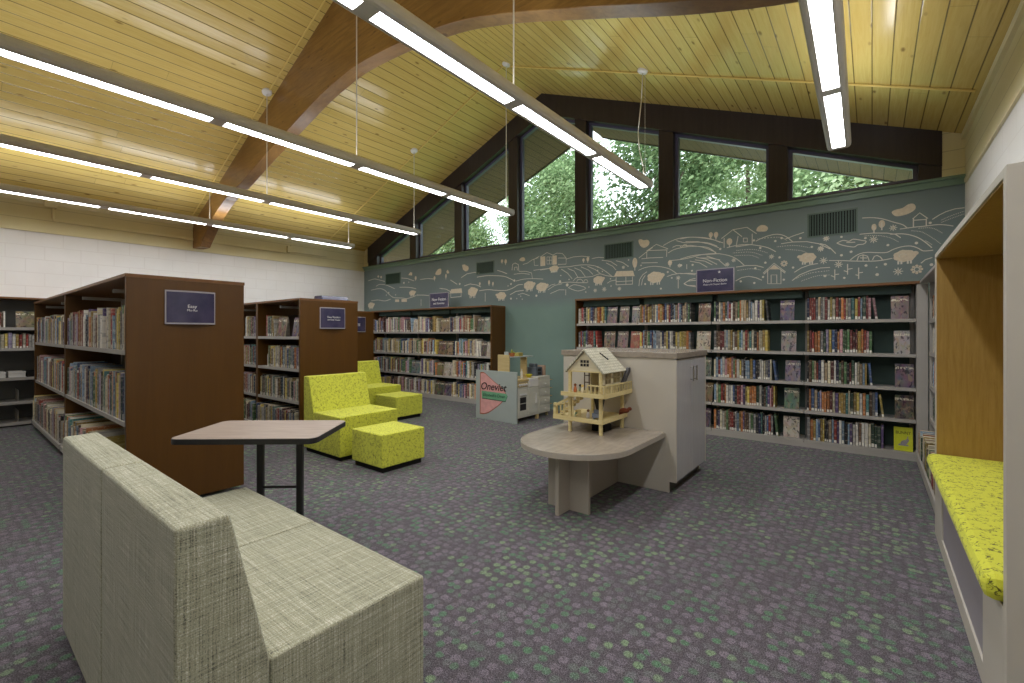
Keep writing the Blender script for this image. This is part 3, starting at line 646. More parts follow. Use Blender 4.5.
MURAL_DOTS = [(.378,2.297,.017),(.139,2.303,.015),(-.191,2.265,.016),(-.282,2.234,.016),(-.054,2.093,.016),(.117,2.091,.016),(.045,1.981,.018),(-.255,1.966,.014),(-.442,2.003,.017),(.488,2.499,.015),(-.06,2.407,.014),(-.282,2.45,.014),(.498,2.051,.017),(.04,2.064,.01),(-.892,2.515,.015),(-.962,2.486,.016),(-.692,2.489,.015),(-.574,2.367,.015),(-1.132,2.419,.016),(-.915,2.274,.016),(-1.074,2.223,.016),(-1.189,2.161,.016),(-1.362,2.003,.016),(-1.201,1.971,.016),(-1.1,2.041,.015),(-.769,2.133,.015),(-.869,1.99,.015),(-.442,2.001,.014),(-1.206,2.526,.016),(-1.981,2.279,.017),(-2.14,2.288,.018),(-1.616,2.461,.017),(-2.331,2.208,.016),(-2.672,2.055,.017),(-2.432,1.972,.016),(-2.736,2.341,.013),(-1.975,2.279,.013),(-1.989,2.197,.015),(-2.272,2.118,.013),(-3.381,2.305,.012),(-3.463,2.328,.012),(-3.459,2.382,.013),(-4.161,2.3,.013),(-3.998,2.222,.013),(-4.176,2.198,.026),(-4.034,2.132,.03),(-3.622,2.07,.012),(-3.679,1.992,.013),(-3.229,2.062,.012),(-3.238,2.175,.012),(-2.935,2.443,.012),(-2.944,2.348,.011),(-5.247,2.229,.021),(-5.167,2.286,.025),(-5.317,2.197,.013),(-4.671,1.982,.024),(-5.11,1.951,.012),(-5.02,1.991,.012),(-5.247,1.957,.022),(-4.986,1.936,.012),(-6.581,2.318,.024),(-8.927,2.271,.023),(-9.021,2.219,.016),(-8.366,2.463,.027),(-8.193,2.466,.016),(-8.669,2.205,.016),(-7.907,2.161,.015),(-6.579,2.321,.023),(-7.105,2.253,.014)]
MURAL_TREES = [(.017,2.51,.023,.052),(.086,2.536,.029,.059),(-1.738,2.661,.027,.048),(-1.67,2.652,.029,.053),(-1.501,2.535,.036,.061),(-1.74,2.654,.021,.047),(-1.671,2.645,.024,.05),(-2.299,2.328,.031,.054),(-2.835,2.379,.04,.094),(-3.723,2.514,.022,.038),(-3.642,2.519,.026,.05),(-2.834,2.363,.035,.092),(-5.463,2.666,.028,.046),(-5.375,2.648,.03,.055),(-5.788,2.284,.025,.056),(-5.689,2.258,.02,.047),(-6.03,2.281,.023,.038),(-9.34,2.678,.035,.035),(-9.224,2.655,.035,.035),(-7.957,2.532,.033,.055),(-7.339,2.486,.031,.053),(-6.986,2.501,.023,.061)]
def mural():
    y = YG - 0.004
    m = MB()
    lay = [0]
    def ly():
        lay[0] += 1; return y - lay[0]*2e-6
    def ribbon(pts, w, sm=True, closed=False):
        if sm and len(pts) > 2: pts = smooth(pts, 4, closed)
        n = len(pts); L, R = [], []; yy = ly()
        for i, (x, z) in enumerate(pts):
            a, b = pts[max(i-1,0)], pts[min(i+1,n-1)]
            if closed: a, b = pts[(i-1) % n], pts[(i+1) % n]
            dx, dz = b[0]-a[0], b[1]-a[1]; q = math.hypot(dx, dz) or 1
            nx, nz = -dz/q*w/2, dx/q*w/2
            L.append((x+nx, yy, z+nz)); R.append((x-nx, yy, z-nz))
        fs = [(i, n+i, n+i+1, i+1) for i in range(n-1)]
        if closed: fs.append((n-1, 2*n-1, n, 0))
        m.add(L + R, fs, 0)
    def disc(x, z, rx, rz, n=14, mi=1, dy=0.0):
        yy = ly()
        m.add([(x+rx*math.cos(-2*math.pi*i/n), yy, z+rz*math.sin(-2*math.pi*i/n)) for i in range(n)], [tuple(range(n))[::-1]], mi)
    def ring(x, z, r, w=0.008, n=14): ribbon([(x+r*math.cos(2*math.pi*i/n), z+r*math.sin(2*math.pi*i/n)) for i in range(n)], w, False, True)
    for p in MURAL_LINES:
        w = 0.0095 if sum(a for a, b in p)/len(p) > -5 else 0.013
        span = max(a for a, b in p)-min(a for a, b in p)
        # straight-cornered things (houses, posts) keep their corners
        sharp = len(p) <= 5 and (span < 0.55)
        ribbon(p, w, not sharp)
    for p in MURAL_DASHES:
        q = smooth(p, 8)
        for i in range(0, len(q)-1, 1):
            a, b = q[i], q[i+1]
            ribbon([a, (a[0]+(b[0]-a[0])*0.5, a[1]+(b[1]-a[1])*0.5)], 0.008, False)
    for p in MURAL_FILLS:
        q = smooth(p, 3, True) if len(p) > 4 else list(p)
        yy = ly()
        m.add([(a, yy, b) for a, b in q], [tuple(range(len(q)))], 1)
    for x, z, rx, rz in MURAL_TREES:
        disc(x, z+rz*0.2, rx, rz*0.75, 12); ribbon([(x, z-rz), (x, z+rz*0.5)], 0.012, False)
    for x, z, rx, rz, d in MURAL_SHEEP:
        n = 22; yy = ly()   # woolly outline
        m.add([(x+rx*(1+0.06*math.cos(7*t))*math.cos(t), yy, z+rz*(1+0.06*math.cos(7*t))*math.sin(t)) for t in (2*math.pi*i/n for i in range(n))], [tuple(range(n))], 1)
        disc(x+d*rx*0.92, z+rz*0.32, rx*0.30, rz*0.34, 10, 1, 0.0012)
        for s in (-0.55, -0.28, 0.28, 0.55): ribbon([(x+s*rx, z-rz*0.8), (x+s*rx, z-rz*1.35)], 0.016, False)
        ribbon([(x-d*rx*0.15+rx*0.35*math.cos(t), z+rz*0.05+rz*0.3*math.sin(t)) for t in (0.3,1.2,2.2,3.2,4.0)], 0.006)
    for x, z, r, big in MURAL_FLOWERS:
        k = 8
        for i in range(k):
            a = 2*math.pi*i/k
            if big: disc(x+r*0.68*math.cos(a), z+r*0.68*math.sin(a), r*0.24, r*0.24, 8)
            else: ribbon([(x+r*0.45*math.cos(a), z+r*0.45*math.sin(a)), (x+r*math.cos(a), z+r*math.sin(a))], 0.008, False)
        ring(x, z, r*0.38)
        if not big: disc(x, z, r*0.2, r*0.2, 8)
    for x, z, r in MURAL_DOTS: disc(x, z, r*0.9, r*0.9, 10, 0)
    solo('wall_mural', m, [M['mural'], M['mural_fill']], 'long cream line mural of hills, sheep, barns and flowers across the blue-grey gable wall', 'mural', base=(-4.55, YG, 1.9))
mural()
# ------------------------------------------------------------------ pendant lights, their cords, the painted conduits
def pendant(xc, label, slack=False):
    ya, yb, zb = -1.18, 5.535, 3.140
    t = thing('linear_pendant', label, 'pendant light', (xc, 5.45, zb), 0, 'long linear pendant lights')
    sec = [(-0.070,0.0),(-0.052,0.0),(-0.052,0.0135),(0.052,0.0135),(0.052,0.0),(0.070,0.0),(0.086,0.006),(0.096,0.022),(0.1,0.045),(0.098,0.072),(0.088,0.088),(-0.088,0.088),(-0.098,0.072),(-0.1,0.045),(-0.096,0.022),(-0.086,0.006)]
    hb = MB().prism([(xc+a, zb+b) for a, b in sec], 'y', ya, yb)
    for k in range(6):
        y1 = 5.485 - 1.345*k
        hb.box(xc-0.052, xc+0.052, y1, min(y1+0.105, yb), zb, zb+0.0135)
    part('housing', hb, M['housing'], t)
    for k in range(5):
        y1 = 5.485 - 1.345*k; y0 = y1 - 1.24
        lens = part('lens', MB().quad((xc-0.0518,y0,zb+0.0125), (xc-0.0518,y1,zb+0.0125), (xc+0.0518,y1,zb+0.0125), (xc+0.0518,y0,zb+0.0125)), M['lens'], t)
        part('upper_lens', MB().quad((xc-0.06,y0,zb+0.0885), (xc+0.06,y0,zb+0.0885), (xc+0.06,y1,zb+0.0885), (xc-0.06,y1,zb+0.0885)), M['uplens'], t)
    for y in (5.45, 2.85, -0.8):
        zc = ceil_z(xc)
        if slack and y == 5.45:
            pts = [(xc,y,zc-0.02), (xc-0.015,y,zc-0.35), (xc-0.06,y,zc-0.75), (xc-0.045,y,zc-0.98), (xc+0.005,y,zc-1.2), (xc+0.02,y,zb+0.088)]
            part('power_cord', MB().path(pts, 0.0065, 8), M['cable'], t, smooth=True)
            part('suspension_cable', MB().tube((xc+0.03,y,zb+0.088), (xc+0.03,y,zc-0.01), 0.002, 6), M['cable'], t)
        else:
            part('suspension_cord', MB().tube((xc,y,zb+0.088), (xc,y,zc-0.02), 0.0065, 8), M['cable'], t)
        can = MB().lathe([(0.0,-0.03),(0.045,-0.03),(0.062,-0.018),(0.065,0.012),(0.0,0.012)], 20)
        a = math.atan(SLOPE) * (-1 if xc < AX else 1)
        o = link('ceiling_canopy', can.mesh('ceiling_canopy', [M['white']]), t, (0, y-5.45, zc-zb-0.008), smooth=False)
        o.rotation_euler = (0, a, 0)
    if xc > -1: t.rotation_euler.z = 0.0125      # this one hangs a touch askew
pendant(-4.43, 'long pendant light hanging below the roof ridge, its far end before the dark post')
pendant(-6.62, 'long pendant light second from the left block wall, crossing the beam')
pendant(-8.77, 'long pendant light closest to the left block wall, lowest across the photo')
pendant(-2.24, 'long pendant light right of the ridge, its power cord hanging slack', True)
pendant(-0.256, 'long pendant light nearest the right wall, above the reading nook side')

for y, lb in ((2.865, 'thin yellow painted conduit across the ceiling just before the arched beam'), (5.52, 'thin yellow painted conduit across the ceiling nearest the gable windows')):
    m = MB(); e = 0.012
    for xa, xb in ((XL+0.06, AX), (AX, XR-0.06)):
        m.tube((xa, y, ceil_z(xa)-e), (xb, y, ceil_z(xb)-e), 0.0105, 8)
    solo('ceiling_conduit', m, M['conduit'], lb, 'conduit', 'conduits feeding the pendant lights')
t = thing('junction_box', 'small cream junction box with a downward stub on the left wall boarding', 'junction box', (XL, 1.07, 3.24))
part('box', MB().box(XL+0.045, XL+0.10, 1.0, 1.14, 3.24, 3.35), M['cream_trim'], t, bevel=0.006)
part('stub', MB().tube((XL+0.03,1.1,3.08), (XL+0.03,1.1,3.24), 0.016, 10), M['cream_trim'], t)
solo('raceway', MB().box(XL, XL+0.03, 1.1, 4.66, 3.04, 3.08), M['cream_trim'], 'slim cream raceway running along the boarding of the left wall', 'raceway', bevel=0.004)
t = thing('wall_panel', 'flat rectangular cream access panel high on the left wall near the gable corner', 'panel', (XL, 5.17, 3.08))
part('cover', MB().box(XL, XL+0.035, 4.76, 5.59, 3.08, 3.225), M['cream_trim'], t, bevel=0.005)
part('bracket', MB().box(XL, XL+0.06, 4.68, 4.755, 3.06, 3.2), M['cream_trim'], t, bevel=0.004)
# ------------------------------------------------------------------ soft seats (local frame: back at y=0, seat faces +y)
def lounge(name, label, mat, w, loc, rotz, group, hs=0.455, hb=0.868):
    t = thing(name, label, 'lounge chair', loc, rotz, group)
    g = 0.0015; zb = 0.045 if mat is M['lime'] else 0.03
    part('backrest', MB().prism([(0.0,zb),(0.0,hb),(0.116,hb+0.002),(0.212,hs),(0.212,zb)], 'x', g, w-g), mat, t, world=False, bevel=0.010, seg=3)
    part('seat', MB().prism([(0.2135,zb),(0.2135,hs),(0.742,hs),(0.742,zb)], 'x', g, w-g), mat, t, world=False, bevel=0.010, seg=3)
    part('plinth', MB().box(0.025, w-0.025, 0.025, 0.715, 0.0, zb+0.001), M['plinth'], t, world=False)
    return t
SG = 'tweed lounge seats pushed together'
lounge('lounge_chair', 'beige tweed armless lounge seat nearest the camera, its right side bare', M['tweed'], 0.757, (-2.009, 0.337, 0), 0, SG)
lounge('lounge_chair', 'beige tweed armless lounge seat beside the table, on the far side of the seam', M['tweed'], 0.757, (-2.767, 0.337, 0), 0, SG)
LG = 'lime flecked lounge chairs'
lounge('lounge_chair', 'lime flecked lounge chair nearer the camera, in front of the middle end panel', M['lime'], 0.725, (-5.00, 3.27, 0), -math.pi/2, LG, 0.455, 0.836)
lounge('lounge_chair', 'lime flecked lounge chair farther off, beyond the nearer lime chair', M['lime'], 0.74, (-6.93, 4.82, 0), -math.pi/2, LG, 0.455, 0.836)
def ottoman(x0, x1, y0, y1, h, label):
    t = thing('ottoman', label, 'ottoman', ((x0+x1)/2, (y0+y1)/2, 0), 0, 'lime flecked cube ottomans')
    part('cushion_block', MB().box(x0, x1, y0, y1, 0.05, h), M['lime'], t, bevel=0.012, seg=3)
    part('plinth', MB().box(x0+0.025, x1-0.025, y0+0.025, y1-0.025, 0, 0.051), M['plinth'], t)
ottoman(-4.09, -3.585, 2.575, 3.09, 0.363, 'lime flecked cube ottoman in front of the nearer lime chair')
ottoman(-6.12, -5.58, 4.265, 4.765, 0.357, 'lime flecked cube ottoman in front of the farther lime chair')

# ------------------------------------------------------------------ table over the seat
t = thing('side_table', 'small table with a pale wood-look top and black legs, over the far tweed seat', 'table', (-2.868, 1.24, 0), math.radians(39.5))
def rrect(x0, x1, y0, y1, r, n=5):
    out = []
    for cx, cy, a0 in ((x1-r,y1-r,0),(x0+r,y1-r,90),(x0+r,y0+r,180),(x1-r,y0+r,270)):
        out += [(cx+r*math.cos(math.radians(a0+90*i/n)), cy+r*math.sin(math.radians(a0+90*i/n))) for i in range(n+1)]
    return out
part('tabletop', MB().prism(rrect(-0.41,0.388,-0.262,0.262,0.05), 'z', 0.712, 0.741), M['ash'], t, world=False)
part('edge_band', MB().prism(rrect(-0.413,0.391,-0.265,0.265,0.052), 'z', 0.708, 0.7385), M['black'], t, world=False, bevel=0.003)
for x in (-0.068, 0.172):
    part('leg', MB().prism(rrect(x-0.019,x+0.019,0.028,0.066,0.010,3), 'z', 0.02, 0.71), M['black'], t, world=False)
    part('foot', MB().box(x-0.025, x+0.025, -0.02, 0.33, 0.0, 0.022), M['black'], t, world=False, bevel=0.004)
part('crossbar', MB().tube((-0.068,0.047,0.372), (0.172,0.047,0.372), 0.008, 10), M['black'], t, world=False)
part('top_plate', MB().box(-0.25, 0.26, -0.06, 0.14, 0.698, 0.709), M['black'], t, world=False)

# ------------------------------------------------------------------ island cabinet and the play table fixed to its end
t = thing('island_cabinet', 'taupe island cabinet with glossy grey doors and weathered top, mid room', 'cabinet', (-1.80, 4.2, 0))
X0, X1, Y0, Y1 = -2.335, -1.256, 3.75, 4.595
part('worktop', MB().box(X0-0.02, X1+0.010, Y0-0.012, Y1+0.012, 1.108, 1.156), M['worktop'], t, bevel=0.003)
part('end_panel', MB().prism([(X0,0.0),(X1-0.06,0.0),(X1-0.06,0.09),(X1,0.09),(X1,1.108),(X0,1.108)], 'y', Y0, Y0+0.02), M['grey_lam'], t, bevel=0.001)
part('end_panel', MB().prism([(X0,0.0),(X1-0.06,0.0),(X1-0.06,0.09),(X1,0.09),(X1,1.108),(X0,1.108)], 'y', Y1-0.02, Y1), M['grey_lam'], t, bevel=0.001)
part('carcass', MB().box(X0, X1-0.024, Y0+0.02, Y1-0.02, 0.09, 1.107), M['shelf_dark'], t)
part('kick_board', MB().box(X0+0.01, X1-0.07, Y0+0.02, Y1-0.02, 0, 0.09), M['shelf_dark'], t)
ym = (Y0+Y1)/2
for i, (a, b) in enumerate(((Y0+0.024, ym-0.003), (ym+0.003, Y1-0.024))):
    d = part('door', MB().box(X1-0.022, X1-0.002, a, b, 0.093, 1.10), M['gloss_door'], t, bevel=0.0015)
    yh = b-0.045 if i == 0 else a+0.045
    h = MB().tube((X1+0.025,yh,0.90), (X1+0.025,yh,1.03), 0.006, 10)
    for z in (0.912, 1.018): h.tube((X1-0.003,yh,z), (X1+0.025,yh,z), 0.0045, 8)
    part('handle', h, M['chrome'], d, label='brushed steel bar handle')

t = thing('play_table', 'low rounded play table with crossed panel legs, fixed to the end of the island cabinet', 'table', (-1.77, 3.2, 0))
cx, cy, r = -1.785, 3.07, 0.437
def stadium(r): return [(cx+r, Y0-0.002)] + [(cx+r*math.cos(-math.pi*i/28), cy+r*math.sin(-math.pi*i/28)) for i in range(29)] + [(cx-r, Y0-0.002)]
part('tabletop', MB().prism(stadium(r), 'z', 0.457, 0.496), M['worktop'], t, bevel=0.004)
part('edge_band', MB().prism(stadium(r+0.0025), 'z', 0.455, 0.4925), M['grey_lam2'], t)
part('leg_panel', MB().box(cx-0.015, cx+0.015, 2.775, 3.745, 0.0, 0.455), M['grey_lam2'], t, bevel=0.002)
part('cross_panel', MB().box(cx-0.175, cx+0.175, 2.925, 2.955, 0.0, 0.4545), M['grey_lam2'], t, bevel=0.002)

# ------------------------------------------------------------------ doll's house
HOUSE_FROM = len(COL.objects)
t = thing('dolls_house', "open wooden doll's house with balconies and a shingled gable roof, on the play table", 'dollhouse', (-1.80, 3.39, 0.496))
def wd(name, l, d): return wood(name, srgb(*l), srgb(*d), 'x', 3.0, 0.5, 0.35)
pine = wd('toy_pine', (222,208,158), (204,184,126)); pale = wd('toy_pale_ply', (222,212,184), (206,194,160))
ZT = 0.496
for x, y in ((-1.930,3.185),(-1.645,3.185),(-1.930,3.58),(-1.645,3.58)):
    part('post', MB().box(x-0.012, x+0.012, y-0.012, y+0.012, ZT, 1.0), pine, t, bevel=0.001)
part('lower_deck', MB().box(-2.085, -1.62, 3.165, 3.63, 0.592, 0.612).box(-2.085,-1.62,3.160,3.166,0.588,0.624).box(-1.626,-1.618,3.165,3.63,0.588,0.624), pine, t)
part('balcony', MB().box(-1.975, -1.575, 3.115, 3.63, 0.806, 0.820).box(-1.975,-1.575,3.110,3.116,0.802,0.836).box(-1.581,-1.573,3.11,3.63,0.802,0.836), pine, t)
# balcony railing along the right side and half the front
rl = MB(); rl.box(-1.586, -1.576, 3.115, 3.63, 0.895, 0.905); rl.box(-1.73, -1.576, 3.113, 3.123, 0.895, 0.905)
k = 0
y = 3.12
while y < 3.63: rl.box(-1.584, -1.578, y-0.003, y+0.003, 0.82, 0.896); y += 0.03
for x in (-1.73, -1.695, -1.66, -1.625): rl.box(x-0.003, x+0.003, 3.115, 3.121, 0.82, 0.896)
part('balcony_railing', rl, pine, t)
# staircase with handrail from the left of the deck up to the balcony
st = MB()
for i in range(6): st.box(-2.06+0.036*i, -2.06+0.036*(i+1), 3.195, 3.255, 0.612+0.03*i, 0.626+0.032*i)
st.prism([(-2.075,0.692),(-2.065,0.716),(-1.83,0.842),(-1.83,0.815)], 'y', 3.172, 3.186).box(-2.085,-2.062,3.165,3.19,0.612,0.722)
for x, z in ((-2.06,0.705),(-2.02,0.727),(-1.98,0.75),(-1.94,0.77),(-1.90,0.79)): st.box(x-0.004, x+0.004, 3.177, 3.184, 0.612, z)
part('staircase', st, pine, t)
pr = MB().box(-2.085,-2.073,3.165,3.40,0.69,0.70); 
for y in (3.17,3.22,3.27,3.32,3.38): pr.box(-2.083,-2.075,y-0.004,y+0.004,0.612,0.692)
pr.box(-2.085,-2.05,3.165,3.175,0.69,0.70)
part('deck_railing', pr, pine, t)
# upper walls: back and right side with window bars, a dividing wall
w = MB()
w.box(-1.93,-1.65,3.565,3.575,0.82,1.0)
for a, b in ((3.21,3.25),(3.36,3.40),(3.53,3.565)): w.box(-1.648,-1.640,a,b,0.82,1.0)
for z in (0.895,0.945,0.99): w.box(-1.648,-1.640,3.21,3.565,z-0.005,z+0.005)
for y in (3.305,3.47): w.box(-1.647,-1.641,y-0.003,y+0.003,0.82,1.0)
w.box(-1.805,-1.795,3.30,3.565,0.82,1.0)
part('upper_walls', w, pale, t)
iw = MB()
for x in (-1.915,-1.87,-1.825): iw.box(x-0.004,x+0.004,3.40,3.406,0.82,1.0)
for z in (0.89,0.95): iw.box(-1.915,-1.81,3.40,3.406,z-0.004,z+0.004)
part('interior_window', iw, plain('toy_dark_wood', srgb(84,66,54), 0.5), t)
part('ceiling_board', MB().box(-1.940,-1.637,3.17,3.575,0.998,1.008), pine, t)
g = MB().prism([(-1.945,1.008),(-1.632,1.008),(-1.788,1.168)], 'y', 3.178, 3.188)
gw = part('gable_front', g, pale, t)
gwm = MB()
for i in range(3):
    for j in range(2): gwm.box(-1.826+0.028*i, -1.805+0.028*i, 3.1755, 3.179, 1.046+0.029*j, 1.068+0.029*j)
part('gable_window', gwm, M['black'], gw)
rf = MB()
for sgn in (-1, 1):
    e, rdg = (-1.788+sgn*0.188, 0.998), (-1.788, 1.190)
    rf.prism([e, rdg, (rdg[0], rdg[1]-0.014), (e[0]-sgn*0.012, e[1]-0.008)], 'y', 3.155, 3.575)
n_ = NT('toy_shingles'); co = n_.coord(); x, y, z = n_.xyz(co)
bk = n_.node('ShaderNodeTexBrick', offset=0.5); n_.put(bk.inputs['Vector'], n_.vec(y, n_.math('MULTIPLY', x, 1.4), 0.0))
for kk, vv in (('Scale',1.0),('Mortar Size',0.002),('Brick Width',0.03),('Row Height',0.028)): bk.inputs[kk].default_value = vv
bk.inputs['Color1'].default_value = srgb(204,200,182); bk.inputs['Color2'].default_value = srgb(182,178,160); bk.inputs['Mortar'].default_value = srgb(140,136,120)
n_.surf(bk.outputs['Color'], 0.6, 0.3)
rr = part('roof', rf, n_.m, t)
sk = MB(); ux, uz = 0.700, -0.714
for s, y0, y1 in ((0.055, 3.36, 3.375),(0.075,3.372,3.388),(0.095,3.385,3.402),(0.115,3.398,3.416)):
    a = (-1.788+s*ux, 1.1905+s*uz); b = (a[0]+0.022*ux, a[1]+0.022*uz)
    sk.prism([a, b, (b[0]+0.003, b[1]+0.004), (a[0]+0.003, a[1]+0.004)], 'y', y0, y1)
part('roof_slot', sk, M['black'], rr, label='dark slanting slot in the roof')
# dolls, furniture and toys resting in it: each its own thing
def peg(x, y, z, h, body, head, label):
    c1, c2 = plain('toy_'+body[0], srgb(*body[1]), 0.5), plain('toy_'+head[0], srgb(*head[1]), 0.5)
    t = thing('toy_figure', label, 'toy figure', (x, y, z), 0, "little figures in the doll's house")
    part('body', MB().lathe([(0.0,0),(0.013,0),(0.015,h*0.25),(0.010,h*0.62),(0.005,h*0.7),(0.0,h*0.7)], 12, (x,y,z)), c1, t, smooth=True)
    part('head', MB().ball((x,y,z+h*0.83), 0.012, 0.012, h*0.16, 12, 8), c2, t, smooth=True)
peg(-1.905, 3.225, 0.8205, 0.075, ('orange',(190,110,66)), ('hair',(120,70,44)), "orange toy figure on the doll's house balcony, by the left post")
peg(-1.865, 3.240, 0.8205, 0.07, ('sage',(140,150,130)), ('dark_hair',(60,50,44)), "sage green toy figure standing upstairs in the doll's house")
peg(-1.815, 3.19, 0.8205, 0.075, ('cream',(224,214,186)), ('blond',(224,196,120)), "cream toy figure with yellow hair at the balcony front")
peg(-1.79, 3.24, 0.6125, 0.075, ('white',(214,206,200)), ('brown_hair',(120,84,60)), "white toy figure downstairs, beside the dark toy slide")
peg(-1.90, 3.235, 0.6125, 0.06, ('green',(112,140,120)), ('straw',(206,186,124)), "green toy figure by the foot of the toy stairs")
def toy(name, mb, mat, label, cat, **k): return solo(name, mb, mat, label, cat, **k)
toy('toy_slide', MB().prism([(-1.765,0.6125),(-1.735,0.6125),(-1.69,0.785),(-1.725,0.79)], 'y', 3.32, 3.36).prism([(-1.815,0.79),(-1.78,0.79),(-1.74,0.6125),(-1.765,0.6125)], 'y', 3.365, 3.41), M['black'], "dark slanting toy slide pieces on the lower deck of the doll's house", 'toy')
toy('toy_bench', MB().box(-1.735,-1.665,3.205,3.245,0.630,0.664).box(-1.735,-1.665,3.237,3.247,0.664,0.69).box(-1.73,-1.72,3.21,3.24,0.6125,0.63).box(-1.68,-1.67,3.21,3.24,0.6125,0.63), plain('toy_blue_grey', srgb(128,136,152), 0.5), "small blue-grey toy seat on the lower deck by the front post", 'toy')
ch = MB().box(-1.88,-1.845,3.19,3.22,0.635,0.641).box(-1.88,-1.845,3.217,3.222,0.641,0.68)
for x in (-1.878,-1.848):
    for y in (3.192,3.218): ch.box(x-0.003,x+0.003,y-0.003,y+0.003,0.6125,0.636)
toy('toy_chair', ch, pine, "tiny pale wooden toy chair at the front of the lower deck", 'toy')
hs = MB(); hs.ball((-1.612,3.555,0.652), 0.045, 0.022, 0.022, 14, 8); hs.ball((-1.562,3.555,0.672), 0.018, 0.012, 0.016, 10, 6); hs.tube((-1.59,3.555,0.652),(-1.565,3.555,0.674),0.014,8)
for x in (-1.650,-1.628):
    for y in (3.545,3.567): hs.tube((x,y,0.6125),(x,y,0.65),0.006,8)
toy('toy_horse', hs, plain('toy_chestnut', srgb(124,62,38), 0.45), "chestnut brown toy animal at the right edge of the doll's house lower deck", 'toy', smooth=True)
toy('toy_ramp', MB().prism([(3.40,0.8205),(3.45,0.8205),(3.625,0.985),(3.625,1.02),(3.60,1.02)], 'x', -1.612, -1.588), plain('toy_dark_grey', srgb(70,68,70), 0.5), "dark grey toy ramp leaning at the back of the doll's house balcony", 'toy')
toy('toy_table', MB().box(-1.74,-1.68,3.30,3.36,0.87,0.877).box(-1.715,-1.705,3.325,3.335,0.8205,0.87), plain('toy_maroon', srgb(110,64,54), 0.5), "dark red toy table upstairs behind the balcony railing", 'toy')

# ------------------------------------------------------------------ play kitchen and its sign panel
toy('toy_crate', MB().box(-1.80,-1.68,3.32,3.45,0.4965,0.55).box(-1.79,-1.69,3.33,3.44,0.55,0.556), M['plinth'], "flat black toy box lying under the doll's house on the play table", 'toy', bevel=0.003)
for o in list(COL.objects)[HOUSE_FROM:]:
    if o.parent is None: o.location.x -= 0.06; o.location.y += 0.115

t = thing('play_kitchen', 'grey wooden play kitchen with a sign on its side panel, before the teal wall', 'play kitchen', (-4.35, 5.6, 0))
kg = plain('play_kitchen_grey', srgb(166,174,170), 0.5, 0.35, 0.03); kc = plain('play_kitchen_cream', srgb(210,208,194), 0.5, 0.35, 0.03)
kw = wd('play_kitchen_wood', (206,186,138), (188,164,112))
sp = part('side_panel', MB().box(-4.83, -4.03, 5.195, 5.22, 0.0, 0.75), kg, t, bevel=0.003)
ys = 5.1945
def onpanel(pts, d): return [(x, ys-d, z) for x, z in pts]
PINK = [(-4.73,0.715),(-4.67,0.718),(-4.60,0.668),(-4.50,0.585),(-4.41,0.525),(-4.35,0.465),(-4.325,0.405),(-4.35,0.335),(-4.43,0.245),(-4.52,0.165),(-4.61,0.10),(-4.68,0.075),(-4.735,0.075)]
PINK = [(-4.74+(a+4.73)*1.28, b) for a, b in PINK]
def poly_shrink(pts, k):
    gx = sum(a for a, b in pts)/len(pts); gz = sum(b for a, b in pts)/len(pts)
    return [(gx+(a-gx)*k, gz+(b-gz)*k) for a, b in pts]
pk = smooth(PINK[:-1], 3)
part('sign_edge', MB().add(onpanel(pk+[PINK[-1]], 0.0008), [tuple(range(len(pk)+1))[::-1]]), plain('sign_rust_edge', srgb(176,96,66), 0.5), sp)
pi_ = poly_shrink(pk+[PINK[-1]], 0.95)
part('sign_ground', MB().add(onpanel(pi_, 0.0016), [tuple(range(len(pi_)))[::-1]]), plain('sign_pink', srgb(224,166,162), 0.5, 0.3, 0.10, 14), sp)
bn = [(-4.71,0.435),(-4.22,0.425),(-4.195,0.40),(-4.235,0.315),(-4.70,0.325)]
part('banner_edge', MB().add(onpanel([(a, b-0.012) for a, b in bn], 0.0022), [tuple(range(5))[::-1]]), plain('banner_dark', srgb(52,84,66), 0.5), sp)
part('banner', MB().add(onpanel(bn, 0.003), [tuple(range(5))[::-1]]), plain('banner_green', srgb(116,172,134), 0.5), sp)
lettering('sign_lettering', 'Oneviet', 0.155, M['ink_black'], sp, (-4.48, ys-0.004, 0.505), (math.pi/2, 0, 0), shear=0.25, bold=0.001)
lettering('banner_lettering', "Elizabeth's Diner", 0.064, plain('banner_ink', srgb(36,72,56), 0.5), sp, (-4.46, ys-0.0045, 0.377), (math.pi/2, 0, 0), shear=0.1)
kf = -4.045      # front faces +x
part('body', MB().box(-4.45, kf, 5.22, 5.76, 0.07, 0.60), kc, t, bevel=0.003)
part('counter', MB().box(-4.46, kf+0.012, 5.22, 5.78, 0.60, 0.63), kw, t, bevel=0.003)
part('control_panel', MB().box(kf, kf+0.012, 5.235, 5.47, 0.525, 0.592), kw, t)
for y in (5.265, 5.32, 5.375, 5.43):
    part('knob', MB().tube((kf+0.012,y,0.556), (kf+0.035,y,0.556), 0.017, 12), M['white'], t)
ov = part('oven_door', MB().box(kf, kf+0.012, 5.24, 5.47, 0.11, 0.50), kc, t, bevel=0.002)
part('oven_window', MB().box(kf+0.011, kf+0.0135, 5.28, 5.43, 0.18, 0.275).box(kf+0.011, kf+0.0135, 5.28, 5.43, 0.285, 0.37), M['black'], ov)
part('oven_handle', MB().box(kf+0.012, kf+0.032, 5.28, 5.43, 0.405, 0.425), M['white'], ov)
cd = part('cupboard_door', MB().box(kf, kf+0.012, 5.49, 5.745, 0.11, 0.50), kc, t, bevel=0.002)
part('door_handle', MB().box(kf+0.012, kf+0.03, 5.66, 5.69, 0.25, 0.40), M['white'], cd)
part('sink', MB().box(kf-0.02, kf+0.02, 5.50, 5.74, 0.51, 0.637), M['white'], t, bevel=0.005)
part('leg', MB().box(-4.085, -4.045, 5.73, 5.77, 0, 0.07), kw, t); part('leg', MB().box(-4.45, -4.41, 5.73, 5.77, 0, 0.07), kw, t)
